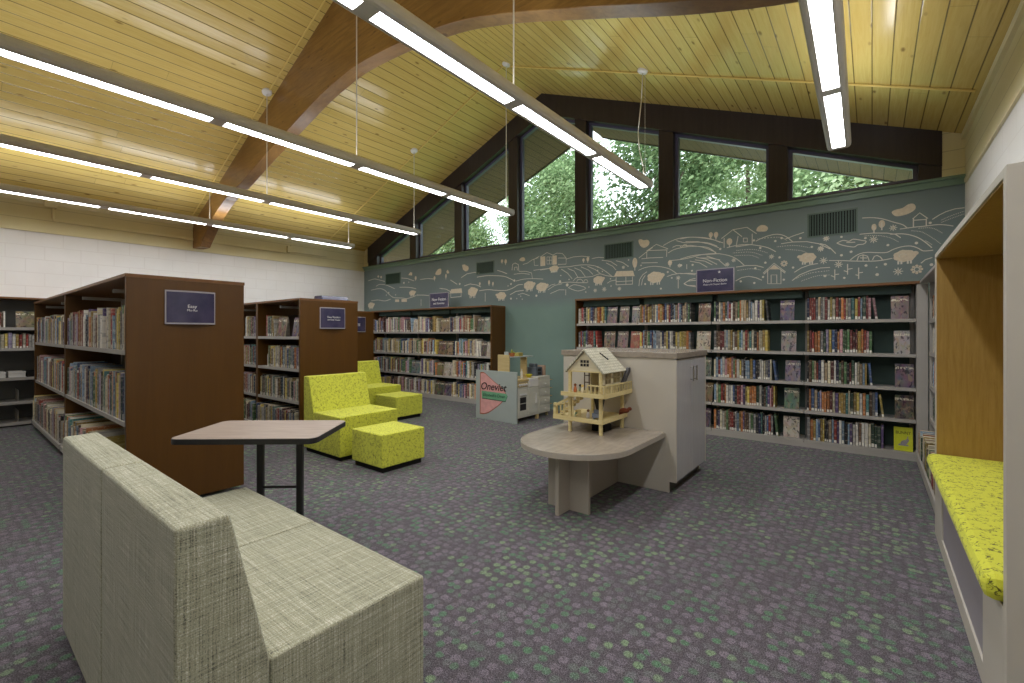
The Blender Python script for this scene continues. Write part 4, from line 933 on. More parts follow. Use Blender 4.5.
part('hutch_panel', MB().box(-4.41, -4.19, 5.222, 5.242, 0.631, 0.995), kw, t, bevel=0.003)
part('hutch_shelf', MB().box(-4.41, -4.23, 5.243, 5.90, 0.945, 0.96), kg, t, bevel=0.003)
part('hutch_post', MB().box(-4.39, -4.27, 5.755, 5.775, 0.631, 0.945), kw, t)
part('drawer_unit', MB().box(-4.40, -4.07, 5.80, 6.12, 0.06, 0.64), kc, t, bevel=0.003)
for z in (0.12, 0.25, 0.38, 0.51):
    dr = part('drawer', MB().box(-4.07, -4.058, 5.815, 6.105, z-0.045, z+0.065), kc, t, bevel=0.002)
    part('knob', MB().ball((-4.045,5.96,z+0.01), 0.014, 0.016, 0.016, 10, 6), M['white'], dr)
    part('side_tray', MB().box(-4.36, -4.10, 6.12, 6.24, z+0.045, z+0.055), kw, t)
for x in (-4.38, -4.11):
    for y in (5.83, 6.09): part('leg', MB().box(x-0.015, x+0.015, y-0.015, y+0.015, 0, 0.06), kw, t)
# toys on the kitchen
t = thing('toy_basket', 'orange toy basket with a green sprout on the play kitchen upper shelf', 'toy', (-4.32, 5.45, 0.9605))
part('basket', MB().lathe([(0,0),(0.035,0),(0.052,0.055),(0.047,0.055),(0.0,0.02)], 14, (-4.32,5.45,0.9605)), plain('toy_rust', srgb(176,104,58), 0.6), t)
part('sprout', MB().ball((-4.32,5.45,1.03), 0.018, 0.018, 0.04, 10, 6).ball((-4.305,5.48,1.015), 0.022, 0.016, 0.02, 10, 6), plain('toy_leaf', srgb(136,150,70), 0.6), t, smooth=True)
solo('toy_cup', MB().lathe([(0,0),(0.028,0),(0.036,0.075),(0.031,0.075),(0.025,0.008),(0,0.008)], 14, (-4.32,5.32,0.9605)), plain('toy_pale_grey', srgb(196,200,196), 0.4), 'pale grey toy cup on the left of the play kitchen upper shelf', 'toy')
solo('toy_tin', MB().box(-4.36,-4.28,5.56,5.68,0.9605,1.015), plain('toy_olive_yellow', srgb(172,158,84), 0.5), 'mustard coloured toy tin at the right of the play kitchen upper shelf', 'toy', bevel=0.006)
tp = thing('toy_phone', 'dark blue-grey toy appliance with two black openings on the play kitchen unit', 'toy', (-4.24, 5.95, 0.6405))
part('case', MB().box(-4.33,-4.15,5.84,6.02,0.6405,0.78).box(-4.30,-4.18,5.86,5.94,0.78,0.835), plain('toy_slate', srgb(96,104,112), 0.45), tp, bevel=0.008)
part('openings', MB().box(-4.15,-4.147,5.90,5.98,0.66,0.70).box(-4.15,-4.147,5.90,5.98,0.715,0.755), M['black'], tp)
solo('toy_board', MB().box(-4.36,-4.12,6.04,6.075,0.6405,0.80), plain('toy_pinkish', srgb(176,146,124), 0.5), 'upright pinkish toy box at the wall end of the play kitchen', 'toy', bevel=0.003)
solo('toy_bowl', MB().lathe([(0,0),(0.03,0),(0.06,0.045),(0.055,0.045),(0.0,0.012)], 16, (-4.15,5.66,0.6375)), plain('toy_yellow', srgb(196,186,56), 0.45), 'yellow toy bowl by the sink of the play kitchen', 'toy')
solo('toy_bottle', MB().lathe([(0,0),(0.022,0),(0.022,0.08),(0.009,0.11),(0.009,0.14),(0,0.14)], 14, (-4.2,5.54,0.6305)), plain('toy_cream_white', srgb(214,210,196), 0.4), 'white toy bottle standing on the play kitchen counter', 'toy')

# ------------------------------------------------------------------ reading nook on the right wall
t = thing('reading_nook', 'built-in reading nook with a taupe frame and oak lining along the right wall', 'reading nook', (0.53, 3.06, 0))
NF, NB, Y0n, Y1n, ZN = 0.325, 0.745, 2.09, 4.085, 1.84
part('side_panel', MB().box(NF, NB, Y0n-0.045, Y0n, 0, ZN), M['grey_lam'], t, bevel=0.0015)
part('side_panel', MB().box(NF, NB, Y1n-0.03, Y1n, 0, ZN), M['grey_lam'], t, bevel=0.0015)
part('top_panel', MB().box(NF, NB, Y0n, Y1n-0.03, ZN-0.03, ZN), M['grey_lam'], t, bevel=0.0015)
part('oak_lining', MB().box(NF+0.006, NB-0.012, Y1n-0.038, Y1n-0.0302, 0.452, ZN-0.0302), M['nook_wood'], t)
part('oak_lining', MB().box(NF+0.006, NB-0.012, Y0n+0.0002, Y0n+0.008, 0.452, ZN-0.0302), M['nook_wood'], t)
part('oak_ceiling', MB().box(NF+0.006, NB-0.012, Y0n+0.008, Y1n-0.038, ZN-0.038, ZN-0.0302), M['nook_wood'], t)
part('oak_back', MB().box(NB-0.012, NB-0.002, Y0n, Y1n-0.03, 0.45, ZN-0.03), M['nook_wood'], t)
part('bench_base', MB().box(NF+0.02, NB, Y0n, Y1n-0.03, 0.0, 0.45), M['grey_lam'], t)
fr = MB()
fr.box(NF, NF+0.02, Y0n, Y1n-0.03, 0.0, 0.085); fr.box(NF, NF+0.02, Y0n, Y1n-0.03, 0.405, 0.45)
fr.box(NF, NF+0.02, Y0n, 2.43, 0.085, 0.405); fr.box(NF, NF+0.02, 3.72, Y1n-0.03, 0.085, 0.405)
part('bench_face_frame', fr, M['grey_lam'], t, bevel=0.001)
part('grille_panel', MB().box(NF+0.008, NF+0.02, 2.43, 3.72, 0.085, 0.405), M['grille'], t)
cu = MB().box(NF-0.045, NB-0.014, Y0n+0.012, Y1n-0.042, 0.4525, 0.538)
solo('bench_cushion', cu, M['lime_pad'], 'long lime bench cushion with black scribbles inside the reading nook', 'cushion', bevel=0.032)
# ------------------------------------------------------------------ bookcases
SHELF_WORD = ['top shelf', 'second shelf', 'third shelf', 'fourth shelf', 'bottom shelf']
WIDE_Z = [1.464, 1.098, 0.748, 0.420, 0.082]
FAR_Z = [1.340, 0.888, 0.470, 0.080]
WIDE_POST = [-3.64, -2.64, -1.63, -0.62, 0.357]
FAR_POST = [-9.02, -7.81, -6.61, -5.41]

def shelf_mesh(x0, x1, y0, y1, z, lip=0.03):
    """a steel shelf whose front edge is at y0"""
    return MB().box(x0, x1, y0, y1, z-0.016, z).box(x0, x1, y0-0.004, y0+0.012, z-lip, z+0.004)

def wall_case(name, label, posts, zs, y0, y1, top, left_panel, right_panel, left_grey=False, right_grey=False):
    x0, x1 = posts[0], posts[-1]
    t = thing(name, label, 'bookcase', ((x0+x1)/2, y0, 0))
    if left_panel: part('side_panel', MB().box(x0-0.022, x0, y0, y1, 0, top), M['mahogany'], t, bevel=0.002)
    if right_panel: part('side_panel', MB().box(x1, x1+(0.09 if right_grey else 0.03), y0, y1, 0, top), M['shelf'] if right_grey else M['mahogany'], t, bevel=0.002)
    xr = x1 + (0.03 if right_panel else 0)
    part('top_board', MB().box(x0-0.022, xr, y0-0.012, y1, top, top+0.028), M['mahogany_top'], t, bevel=0.002)
    part('back_panel', MB().box(x0, x1, y1-0.02, y1-0.002, 0.02, top), M['slat'], t)
    for i in range(len(posts)-1):
        a, b = posts[i]+0.003, posts[i+1]-0.003
        part('valance', MB().box(a+0.03, b-0.03, y0+0.16, y0+0.175, top-0.085, top), M['slat'], t)
        for z in zs: part('shelf', shelf_mesh(a, b, y0+0.006, y1-0.06, z), M['shelf'], t)
    for x in posts:
        xx = min(max(x, x0+0.02), x1-0.02)
        part('upright', MB().box(xx-0.018, xx+0.018, y1-0.055, y1-0.021, 0.02, top), M['shelf'], t)
    part('plinth', MB().box(x0, x1, y0+0.004, y0+0.03, 0, 0.05), M['shelf'], t)
    return t
wall_case('wall_bookcase', 'wide low bookcase with five grey shelves under the navy sign on the teal wall', WIDE_POST, WIDE_Z, 6.225, 6.595, 1.825, True, True, right_grey=True)
wall_case('wall_bookcase', 'brown bookcase with four packed shelves at the left end of the mural wall', FAR_POST, FAR_Z, 6.2, 6.595, 1.797, True, True)

def double_range(label, xe, xf, y0, y1, top, zs, divs, base_out, base_z, loc_label):
    """free-standing double-sided range; its end panel at xe faces the room"""
    yc = (y0+y1)/2
    t = thing('double_sided_bookcase', label, 'bookcase', (xe, yc, 0), 0, 'brown double-sided bookcases')
    part('end_panel', MB().box(xe-0.04, xe, y0, y1, 0.03, top), M['mahogany'], t, bevel=0.003)
    part('end_panel', MB().box(xf, xf+0.04, y0, y1, 0.03, top), M['mahogany'], t, bevel=0.003)
    for x in divs: part('divider', MB().box(x-0.03, x+0.03, y0+0.004, y1-0.004, 0.03, top-0.001), M['mahogany'], t, bevel=0.002)
    part('top_board', MB().box(xf, xe-0.001, y0-0.006, y1+0.006, top, top+0.025), M['mahogany_top'], t, bevel=0.002)
    part('back_panel', MB().box(xf+0.04, xe-0.04, yc-0.01, yc+0.01, 0.05, top-0.15), M['dark_back'], t)
    edges = [xf+0.04] + sorted(divs) + [xe-0.04]
    for a, b in zip(edges, edges[1:]):
        a2, b2 = a+0.032, b-0.032
        if b == xe-0.04: b2 = b-0.002
        for z in zs:
            part('shelf', shelf_mesh(a2, b2, y0+0.008, yc-0.04, z), M['shelf'], t)
            part('shelf', MB().box(a2, b2, yc+0.04, y1-0.008, z-0.016, z), M['shelf'], t)
        part('base_shelf', shelf_mesh(a2, b2, y0-base_out, yc-0.02, base_z, 0.045), M['shelf'], t)
        part('base_shelf', MB().box(a2, b2, yc+0.02, y1-0.004, base_z-0.03, base_z), M['shelf'], t)
        n = max(1, round((b-a)/1.25))
        for i in range(n):
            x = a + (b-a)*(i+0.5)/n
            part('upright', MB().box(x-0.025, x+0.025, yc-0.04, yc-0.012, 0.05, top-0.05), M['shelf'], t)
            part('canopy_bracket', MB().box(x-0.012, x+0.012, y0+0.05, yc-0.04, top-0.075, top-0.045), M['shelf'], t)
    for x in [xe-0.16] + list(divs) + [xf+0.2]:
        for y in (y0+0.09, y1-0.09):
            c = MB().tube((x-0.014,y,0.034), (x+0.014,y,0.034), 0.034, 16).box(x-0.02, x-0.016, y-0.02, y+0.02, 0.03, base_z-0.046).box(x+0.016, x+0.02, y-0.02, y+0.02, 0.03, base_z-0.046).box(x-0.03, x+0.03, y-0.03, y+0.03, base_z-0.052, base_z-0.046)
            part('caster', c, M['black'], t)
    return t
double_range('long double-sided bookcase with the big brown end panel, nearest the tweed seats', -4.19, -9.2, 0.837, 1.617, 1.725, [1.19, 0.665], [-6.76], 0.035, 0.125, '')
double_range('middle double-sided bookcase, its brown end panel behind the nearer lime chair', -5.44, -9.2, 2.73, 3.517, 1.722, [1.272, 0.872, 0.474], [-6.66, -7.9], 0.05, 0.105, '')
double_range('rearmost double-sided bookcase, a strip of brown end panel in front of the mural wall', -7.80, -9.2, 4.62, 5.40, 1.722, [1.272, 0.872, 0.474], [], 0.02, 0.105, '')

# grey shelving along the left wall
t = thing('grey_shelving', 'grey steel shelving with a brown top against the left block wall, mostly empty', 'bookcase', (-9.68, -0.3, 0))
part('top_board', MB().box(-9.925, -9.43, -2.4, 1.4, 1.80, 1.825), M['mahogany_top'], t, bevel=0.002)
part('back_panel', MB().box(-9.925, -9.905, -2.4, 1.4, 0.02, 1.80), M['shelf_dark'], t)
SIDE_Z = [1.395, 1.105, 0.69, 0.35, 0.06]
for ya, yb in ((-2.36, -0.45), (-0.41, 1.36)):
    for z in SIDE_Z: part('shelf', MB().box(-9.90, -9.436, ya, yb, z-0.02, z).box(-9.446, -9.432, ya, yb, z-0.035, z+0.004), M['shelf'], t)
    for z in (0.35, 0.06): part('divider', MB().box(-9.9, -9.48, ya+(yb-ya)*0.63, ya+(yb-ya)*0.63+0.004, z, z+0.16), M['shelf'], t)
for y in (-2.40, -0.45, 1.36): part('side_panel', MB().box(-9.90, -9.44, y, y+0.038, 0, 1.80), M['shelf'], t, bevel=0.002)

# short bookcase on the right wall between the nook and the mural wall
t = thing('side_bookcase', 'narrow grey bookcase along the right wall, between the reading nook and the mural wall', 'bookcase', (0.565, 5.15, 0))
SC_Z = [1.455, 1.13, 0.80, 0.475]
part('side_panel', MB().box(0.445, 0.745, 4.115, 4.145, 0, 1.825), M['shelf'], t, bevel=0.002)
part('side_panel', MB().box(0.452, 0.745, 6.16, 6.19, 0, 1.825), M['shelf'], t, bevel=0.002)
part('back_panel', MB().box(0.735, 0.75, 4.145, 6.16, 0.02, 1.825), M['slat'], t)
part('top_board', MB().box(0.38, 0.75, 4.10, 6.205, 1.825, 1.85), M['shelf'], t, bevel=0.002)
for z in SC_Z: part('shelf', MB().box(0.456, 0.735, 4.145, 6.16, z-0.018, z).box(0.448, 0.460, 4.145, 6.16, z-0.034, z+0.004), M['shelf'], t)
part('base_shelf', MB().box(0.36, 0.735, 4.145, 6.16, 0.05, 0.095).box(0.345, 0.36, 4.145, 6.16, 0.05, 0.13), M['shelf'], t)
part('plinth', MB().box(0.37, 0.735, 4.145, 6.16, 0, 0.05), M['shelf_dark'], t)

t_ = None
def storage_box(y0, y1, h, mt, label):
    t = thing('storage_box', label, 'box', (-9.6, (y0+y1)/2, 0.69), 0, 'boxes on the grey shelving')
    b = MB(); x0, x1 = -9.75, -9.46
    b.box(x0, x1, y0, y0+0.006, 0.691, 0.69+h); b.box(x0, x1, y1-0.006, y1, 0.691, 0.69+h)
    b.box(x0, x0+0.006, y0+0.006, y1-0.006, 0.691, 0.69+h); b.box(x1-0.006, x1, y0+0.006, y1-0.006, 0.691, 0.69+h); b.box(x0, x1, y0, y1, 0.6905, 0.697)
    part('tray', b, mt, t)
    part('rim', MB().box(x1, x1+0.008, y0-0.004, y1+0.004, 0.69+h-0.018, 0.69+h), mt, t)
storage_box(0.30, 0.585, 0.085, M['white'], 'white open box at the edge of the photo on the grey shelving, third shelf')
storage_box(0.612, 0.775, 0.085, M['white'], 'white open box in the middle of the third shelf of the grey shelving')
storage_box(0.795, 0.90, 0.08, M['plinth'], 'black open box beside the white ones on the grey shelving')
def bookend(x, y, z, label):
    n = 6; w, h, r = 0.12, 0.19, 0.05
    prof = [(0,0),(w,0),(w,h-r)] + [(w-r+r*math.cos(math.pi/2*i/n), h-r+r*math.sin(math.pi/2*i/n)) for i in range(1,n+1)] + [(r*(1-math.sin(math.pi/2*i/n)), h-r+r*math.cos(math.pi/2*i/n)) for i in range(0,n+1)]
    m = MB().prism([(y+a, z+b) for a, b in prof], 'x', x-0.0012, x+0.0012).box(x, x+0.10, y, y+w, z, z+0.0015)
    solo('bookend', m, M['white'], label, 'bookend', 'steel bookends on the middle brown range')
bookend(-6.43, 2.76, 1.2735, 'white rounded bookend on the top shelf of the middle brown range')
bookend(-6.40, 2.76, 0.8735, 'white rounded bookend on the second shelf of the middle brown range')

# ------------------------------------------------------------------ signs
def framed_sign(name, x0, x1, z0, z1, y, lines, label):
    """a flat sign that stands on a bookcase top and faces the camera side"""
    t = thing(name, label, 'sign', ((x0+x1)/2, y, z0), 0, 'navy section signs')
    part('holder', MB().box(x0, x1, y, y+0.012, z0, z1).box(x0, x1, y, y+0.08, z0, z0+0.004), M['acrylic'], t, bevel=0.001)
    part('insert', MB().box(x0+0.012, x1-0.012, y-0.002, y-0.0002, z0+0.014, z1-0.012), M['navy'], t)
    for txt, s, dz, dx in lines: lettering('lettering', txt, s, M['ink_white'], t, ((x0+x1)/2+dx, y-0.003, (z0+z1)/2+dz), (math.pi/2, 0, 0))
    return t
sg = framed_sign('section_sign', -1.85, -1.38, 1.8535, 2.165, 6.32, [('Non-Fiction', 0.062, 0.0, 0), ('Picture & Chapter Books', 0.028, -0.05, 0)], 'navy sign standing on the wide bookcase, with a small white star and two lines')
part('star', MB().add([(-1.56+0.02*math.cos(math.pi/2+i*math.pi/5)*(1 if i%2==0 else 0.45), 6.317, 2.115+0.02*math.sin(math.pi/2+i*math.pi/5)*(1 if i%2==0 else 0.45)) for i in range(10)], [tuple(range(10))[::-1]]), M['ink_white'], sg)
framed_sign('section_sign', -7.12, -6.57, 1.8255, 2.13, 6.27, [('New Fiction', 0.085, 0.02, 0), ('and Favorites', 0.06, -0.06, 0)], 'dark sign with two pale lines standing on the far left wall bookcase')
def curved_sign(x, y0, y1, z0, z1, lines, label):
    t = thing('end_panel_sign', label, 'sign', (x, (y0+y1)/2, z0), 0, 'navy section signs')
    n = 10; yc = (y0+y1)/2; hw = (y1-y0)/2
    def arc(off): return [(x+0.004+off+0.028*(1-((i/n-0.5)*2)**2), y0+(y1-y0)*i/n) for i in range(n+1)]
    def sheet(pts, pts2, za, zb):
        k = len(pts); vs = [(a,b,za) for a,b in pts]+[(a,b,zb) for a,b in pts]+[(a,b,za) for a,b in pts2]+[(a,b,zb) for a,b in pts2]
        fs = [(i,i+1,k+i+1,k+i) for i in range(k-1)]+[(2*k+i+1,2*k+i,3*k+i,3*k+i+1) for i in range(k-1)]
        fs += [(i+1,i,2*k+i,2*k+i+1) for i in range(k-1)]+[(k+i,k+i+1,3*k+i+1,3*k+i) for i in range(k-1)]
        fs += [(0,k,3*k,2*k),(k-1,2*k+k-1,3*k+k-1,k+k-1)]
        return MB().add(vs, fs)
    part('curved_holder', sheet(arc(0.006), arc(0.0), z0, z1), M['acrylic'], t)
    ins0, ins1 = ([(x+0.004+o+0.028*(1-((q/n-0.5)*1.9)**2), yc+(q/n-0.5)*1.9*hw) for q in range(n+1)] for o in (0.0075, 0.0062))
    part('insert', sheet(ins0, ins1, z0+0.012, z1-0.012), M['navy'], t)
    for txt, s, dz in lines:
        lettering('lettering', txt, s, M['ink_white'], t, (x+0.0402, yc, (z0+z1)/2+dz), (math.pi/2, 0, math.pi/2))
curved_sign(-4.19, 1.062, 1.397, 1.388, 1.647, [('Easy', 0.036, 0.008), ('Mo-Ro', 0.025, -0.022)], 'curved navy sign reading Easy on the big near brown end panel')
curved_sign(-5.44, 2.975, 3.322, 1.375, 1.645, [('Easy Readers', 0.034, 0.012), ('and Early Chapter', 0.024, -0.022)], 'curved navy sign on the middle brown end panel, above the lime chair')
curved_sign(-7.80, 4.86, 5.208, 1.34, 1.632, [('Easy', 0.042, 0.010), ('A-Mi', 0.030, -0.024)], 'curved navy sign half hidden on the rearmost brown end panel')
solo('top_sign_edge', MB().box(-5.72, -5.46, 3.02, 3.42, 1.748, 1.753).prism([(-5.70,1.753),(-5.48,1.753),(-5.50,1.80),(-5.68,1.80)], 'y', 3.04, 3.40), M['navy'],  # low block made up in place of the sign whose top edge shows
     'low dark block for the edge of a sign, on top of the middle double-sided bookcase', 'display stand')
WIDE_ROWS = [(0, 'b', -3.614, -3.248), (0, 'b', -3.24, -3.148), (0, 'f', -3.14, -2.985, 'dusty purple'), (0, 'f', -2.937, -2.796, 'brown'), (0, 'f', -2.742, -2.628, 'grey'), (0, 'b', -2.613, -1.887), (0, 'f', -1.81, -1.659, 'dull orange'), (0, 'b', -1.61, -0.991), (0, 'f', -0.864, -0.721, 'violet blue'), (0, 'b', -0.592, 0.025), (0, 'f', 0.157, 0.301, 'mauve'), (1, 'b', -3.614, -3.299), (1, 'f', -3.19, -3.017, 'brown'), (1, 'f', -2.969, -2.811, 'rosy grey'), (1, 'f', -2.765, -2.628, 'red orange'), (1, 'b', -2.613, -1.887), (1, 'f', -1.836, -1.659, 'cream'), (1, 'b', -1.61, -0.991), (1, 'f', -0.854, -0.701, 'pale grey'), (1, 'b', -0.592, 0.008), (1, 'f', 0.181, 0.309, 'silver'), (2, 'b', -3.614, -3.248), (2, 'b', -3.148, -2.613), (2, 'b', -2.538, -1.785), (2, 'f', -1.728, -1.653, 'green blue'), (2, 'b', -1.61, -0.895), (2, 'f', -0.812, -0.661, 'lilac'), (2, 'b', -0.592, -0.0), (2, 'f', 0.19, 0.34, 'purple'), (3, 'b', -3.614, -3.05), (3, 'b', -2.985, -2.613), (3, 'b', -2.538, -1.81), (3, 'f', -1.759, -1.634, 'golden brown'), (3, 'b', -1.61, -0.906), (3, 'f', -0.823, -0.671, 'sea green'), (3, 'b', -0.592, 0.1), (3, 'f', 0.19, 0.34, 'charcoal'), (4, 'b', -3.614, -3.082), (4, 'b', -2.985, -2.613), (4, 'b', -2.538, -1.81), (4, 'f', -1.759, -1.659, 'deep purple'), (4, 'b', -1.61, -0.906), (4, 'f', -0.833, -0.671, 'white'), (4, 'b', -0.592, 0.116), (4, 'f', 0.181, 0.332, 'yellow')]
FAR_ROWS = [(0, 'b', -9.488, -8.6), (0, 'b', -8.535, -7.635), (0, 'f', -7.624, -7.482, 'white'), (0, 'b', -7.465, -6.798), (0, 'f', -6.783, -6.545, 'tan'), (0, 'b', -6.506, -5.801), (0, 'f', -5.779, -5.616, 'black'), (0, 'f', -5.599, -5.432, 'pale green'), (1, 'b', -9.488, -8.484), (1, 'b', -8.439, -6.86), (1, 'f', -6.839, -6.63, 'brown'), (1, 'f', -6.605, -6.427, 'tan'), (1, 'b', -6.408, -5.704), (1, 'f', -5.686, -5.555, 'black'), (1, 'f', -5.538, -5.432, 'white'), (2, 'b', -9.488, -7.705), (2, 'f', -7.682, -7.398, 'light blue'), (2, 'b', -7.376, -6.902), (2, 'f', -6.886, -6.696, 'olive'), (2, 'f', -6.676, -6.427, 'white'), (2, 'b', -6.408, -5.801), (2, 'b', -5.748, -5.432), (3, 'b', -9.488, -7.916), (3, 'b', -7.904, -7.454), (3, 'b', -7.426, -6.965), (3, 'f', -6.944, -6.686, 'dark green'), (3, 'f', -6.656, -6.457, 'purple'), (3, 'b', -6.432, -5.432)]
# ------------------------------------------------------------------ books
PAL = [('white', (206,200,188), 9), ('cream', (198,186,152), 10), ('black', (44,42,46), 8), ('navy', (44,52,92), 4), ('blue', (70,98,150), 4), ('pale blue', (128,156,182), 6),
       ('red', (166,54,46), 7), ('dark red', (112,42,42), 5), ('orange', (196,112,50), 7), ('yellow', (200,172,66), 7), ('mustard', (166,132,56), 6), ('green', (80,122,72), 5),
       ('dark green', (48,76,58), 4), ('teal', (62,120,118), 4), ('purple', (96,74,126), 3), ('lilac', (152,138,174), 2), ('pink', (190,132,140), 3), ('brown', (104,74,52), 6),
       ('tan', (164,138,104), 6), ('grey', (128,126,126), 6)]
PALW = [w for _, _, w in PAL]
NAMED = {'dusty purple': (112,92,118), 'brown': (112,84,62), 'grey': (128,126,130), 'dull orange': (150,104,72), 'violet blue': (86,84,140), 'mauve': (136,112,128), 'rosy grey': (140,112,112),
         'red orange': (186,72,42), 'cream': (196,184,164), 'pale grey': (160,158,160), 'silver': (176,174,176), 'green blue': (92,124,112), 'lilac': (132,128,164), 'purple': (92,80,124),
         'golden brown': (142,114,62), 'sea green': (86,134,116), 'charcoal': (54,56,62), 'deep purple': (72,58,104), 'white': (206,198,188), 'yellow': (196,200,46), 'tan': (160,136,102),
         'black': (44,42,46), 'pale green': (150,178,160), 'light blue': (124,160,172), 'olive': (120,116,72), 'dark green': (54,78,58), 'blue': (74,112,172)}
R_ = random.Random(7)

def book_shape():
    m = MB()
    m.prism([(-.5,1),(-.5,.05),(-.4,0),(.4,0),(.5,.05),(.5,1),(.41,1),(.41,.07),(-.41,.07),(-.41,1)], 'z', 0, 1, 0)
    m.box(-.41, .41, .07, .97, .015, .972, 1)
    return m
def shape_mesh(sticker):
    m = book_shape()
    if sticker: m.box(-.4, .4, -.012, 0.0, .03, .03+sticker, 2)
    return m.mesh('book', [M['cover'], M['pages'], M['sticker']])
BOOK_MESH = [shape_mesh(0.11), shape_mesh(0.15), shape_mesh(0.0)]
def face_shape():
    m = MB()
    m.box(-.5, .5, .0, .12, 0, 1, 0); m.box(-.5, .5, .88, 1, 0, 1, 0); m.box(-.5, -.47, .12, .88, 0, 1, 0)
    m.box(-.47, .485, .12, .88, .012, .988, 1)
    m.quad((-.5,-.002,0), (.5,-.002,0), (.5,-.002,1), (-.5,-.002,1), 2)
    return m.mesh('display_book', [M['cover'], M['pages'], M['cover_art']])
FACE_MESH = face_shape()

BOOKS = []      # every spine-out book: dict
FACES = []      # every face-out book
def fill(where, a, b, to_world, rot, z, hm, hv, tm, tv, dm, shelf, lean=True, dim=1.0, weights=None):
    """stand books from a to b along a shelf; to_world(run, depth) gives x, y of a spine"""
    row = []; p = a; h0 = hm
    series = 0
    while True:
        if series <= 0:
            h0 = hm + R_.uniform(-hv, hv); t0 = max(0.006, tm + R_.uniform(-tv, tv)); same = R_.random() < 0.04
            series = R_.randint(2, 3) if same else 1
            nm, c, _ = R_.choices(PAL, weights or PALW)[0]
        series -= 1
        h = h0 + R_.uniform(-.004, .004) if same else h0
        t = t0
        if p + t > b: break
        k = R_.uniform(0.74, 1.10)*dim
        lum = 0.3*c[0]+0.59*c[1]+0.11*c[2]
        cc = srgb(*[min(255, (v*0.78+lum*0.22)*k) for v in c])
        row.append(dict(name=nm, col=cc, run=p+t/2, t=t*0.94, h=h, d=dm+R_.uniform(-.012,.012), z=z, rot=rot, tw=to_world, off=R_.uniform(0, .012), tilt=0.0,
                        mesh=R_.choices((0,1,2), (4,2,4))[0]))
        p += t
    if lean and len(row) > 4 and R_.random() < 0.5:      # the last ones slump to the left
        ang = -math.radians(R_.uniform(4, 9))
        row[-1]['tilt'] = ang
        row[-1]['run'] += abs(math.sin(ang))*row[-1]['h'] + 0.006
    for i, r in enumerate(row): r['ord'] = i+1; r['where'] = where; r['shelf'] = shelf; r['n'] = len(row)
    BOOKS.extend(row)
def face(where, run, w, h, to_world, rot, z, colour, label):
    FACES.append(dict(where=where, run=run, w=w, h=h, tw=to_world, rot=rot, z=z, colour=colour, label=label))

front = lambda y: (lambda run, dep: (run, y+dep))
BAYS = ['first bay', 'second bay', 'third bay', 'last bay']
for sh, kind, a, b, *rest in WIDE_ROWS:
    bay = BAYS[max(i for i in range(4) if WIDE_POST[i] - 0.02 <= (a+b)/2)]
    clear = ([1.80]+WIDE_Z)[sh] - WIDE_Z[sh]
    if kind == 'b': fill(('wide', bay, (a,b)), a, b, front(6.245), 0.0, WIDE_Z[sh]+0.001, min(0.245, clear-0.06), 0.02, 0.025, 0.008, 0.16, SHELF_WORD[sh])
    else:
        h = min(0.245, clear-0.075)
        ttl = ['top', 'second', 'third', 'fourth', 'bottom'][sh]
        face('wide', (a+b)/2, min(b-a, 0.172), h, front(6.27), 0.0, WIDE_Z[sh]+0.001, rest[0], '%s book facing out, %s shelf, %s of the wide wall bookcase' % (rest[0], ttl, bay))
LS = ['top shelf', 'second shelf', 'third shelf', 'bottom shelf']
for sh, kind, a, b, *rest in FAR_ROWS:
    a = max(a, FAR_POST[0]+0.03); b = min(b, FAR_POST[-1]-0.02)
    if b - a < 0.05: continue
    part_ = 'left stretch' if (a+b)/2 < -7.6 else 'middle stretch' if (a+b)/2 < -6.4 else 'right stretch'
    if kind == 'b': fill(('far', part_, (a,b)), a, b, front(6.22), 0.0, FAR_Z[sh]+0.001, 0.29 if sh < 3 else 0.27, 0.04, 0.029, 0.012, 0.18, LS[sh], weights=[14,12,4,3,4,7,5,4,6,7,5,5,3,4,3,3,5,5,9,6], dim=1.12)
    else: face('far', (a+b)/2, min(b-a, 0.30), 0.27, front(6.235), 0.0, FAR_Z[sh]+0.001, rest[0], '%s book facing out, %s of the far left wall bookcase, %s' % (rest[0], LS[sh], part_))
# double-sided ranges, the sides that face the camera
PB = dict(weights=[14,11,4,3,5,8,6,3,7,7,5,4,2,4,3,4,5,4,8,5], dim=1.12)
for z, hm, segs, sw in ((1.191, 0.30, ((-9.1,-6.83), (-6.69,-5.02), (-4.93,-4.245)), 'top shelf'), (0.666, 0.31, ((-9.1,-6.83), (-6.69,-4.245)), 'middle shelf')):
    for a, b in segs: fill(('near', 'near bay' if a > -6.75 else 'far bay', (a,b)), a, b, front(0.85), 0.0, z, hm, 0.05, 0.020, 0.011, 0.23, sw, **PB)
for a, b in ((-9.1,-6.83), (-6.69,-5.2)): fill(('near', 'near bay' if a > -6.75 else 'far bay', (a,b)), a, b, front(0.812), 0.0, 0.1295, 0.29, 0.05, 0.020, 0.010, 0.26, 'bottom shelf', **PB)
for z, sw, spans in ((1.273, 'top shelf', ((-6.40,-6.2), (-7.1,-6.72))), (0.873, 'second shelf', ((-6.36,-5.49), (-7.3,-6.71))), (0.475, 'third shelf', ((-6.60,-5.49), (-7.3,-6.71))), (0.1095, 'bottom shelf', ((-6.60,-5.49), (-7.3,-6.71)))):
    for a, b in spans:
        fill(('middle', 'near bay' if a > -6.62 else 'far bay', (a,b)), a, b, front(2.745 if z > 0.2 else 2.70), 0.0, z, 0.26 if z > .2 else .24, 0.03, 0.021, 0.007, 0.2, sw)
face('middle', -6.03, 0.24, 0.25, front(2.76), 0.0, 1.273, 'brown', 'green and brown book facing out on the middle range, top shelf')
face('middle', -5.62, 0.19, 0.24, front(2.76), 0.0, 1.273, 'purple', 'purple book facing out beside the brown end panel of the middle range, top shelf')
face('near', -4.975, 0.01, 0.01, front(0.86), 0.0, 1.191, 'blue', '')
FACES.pop()
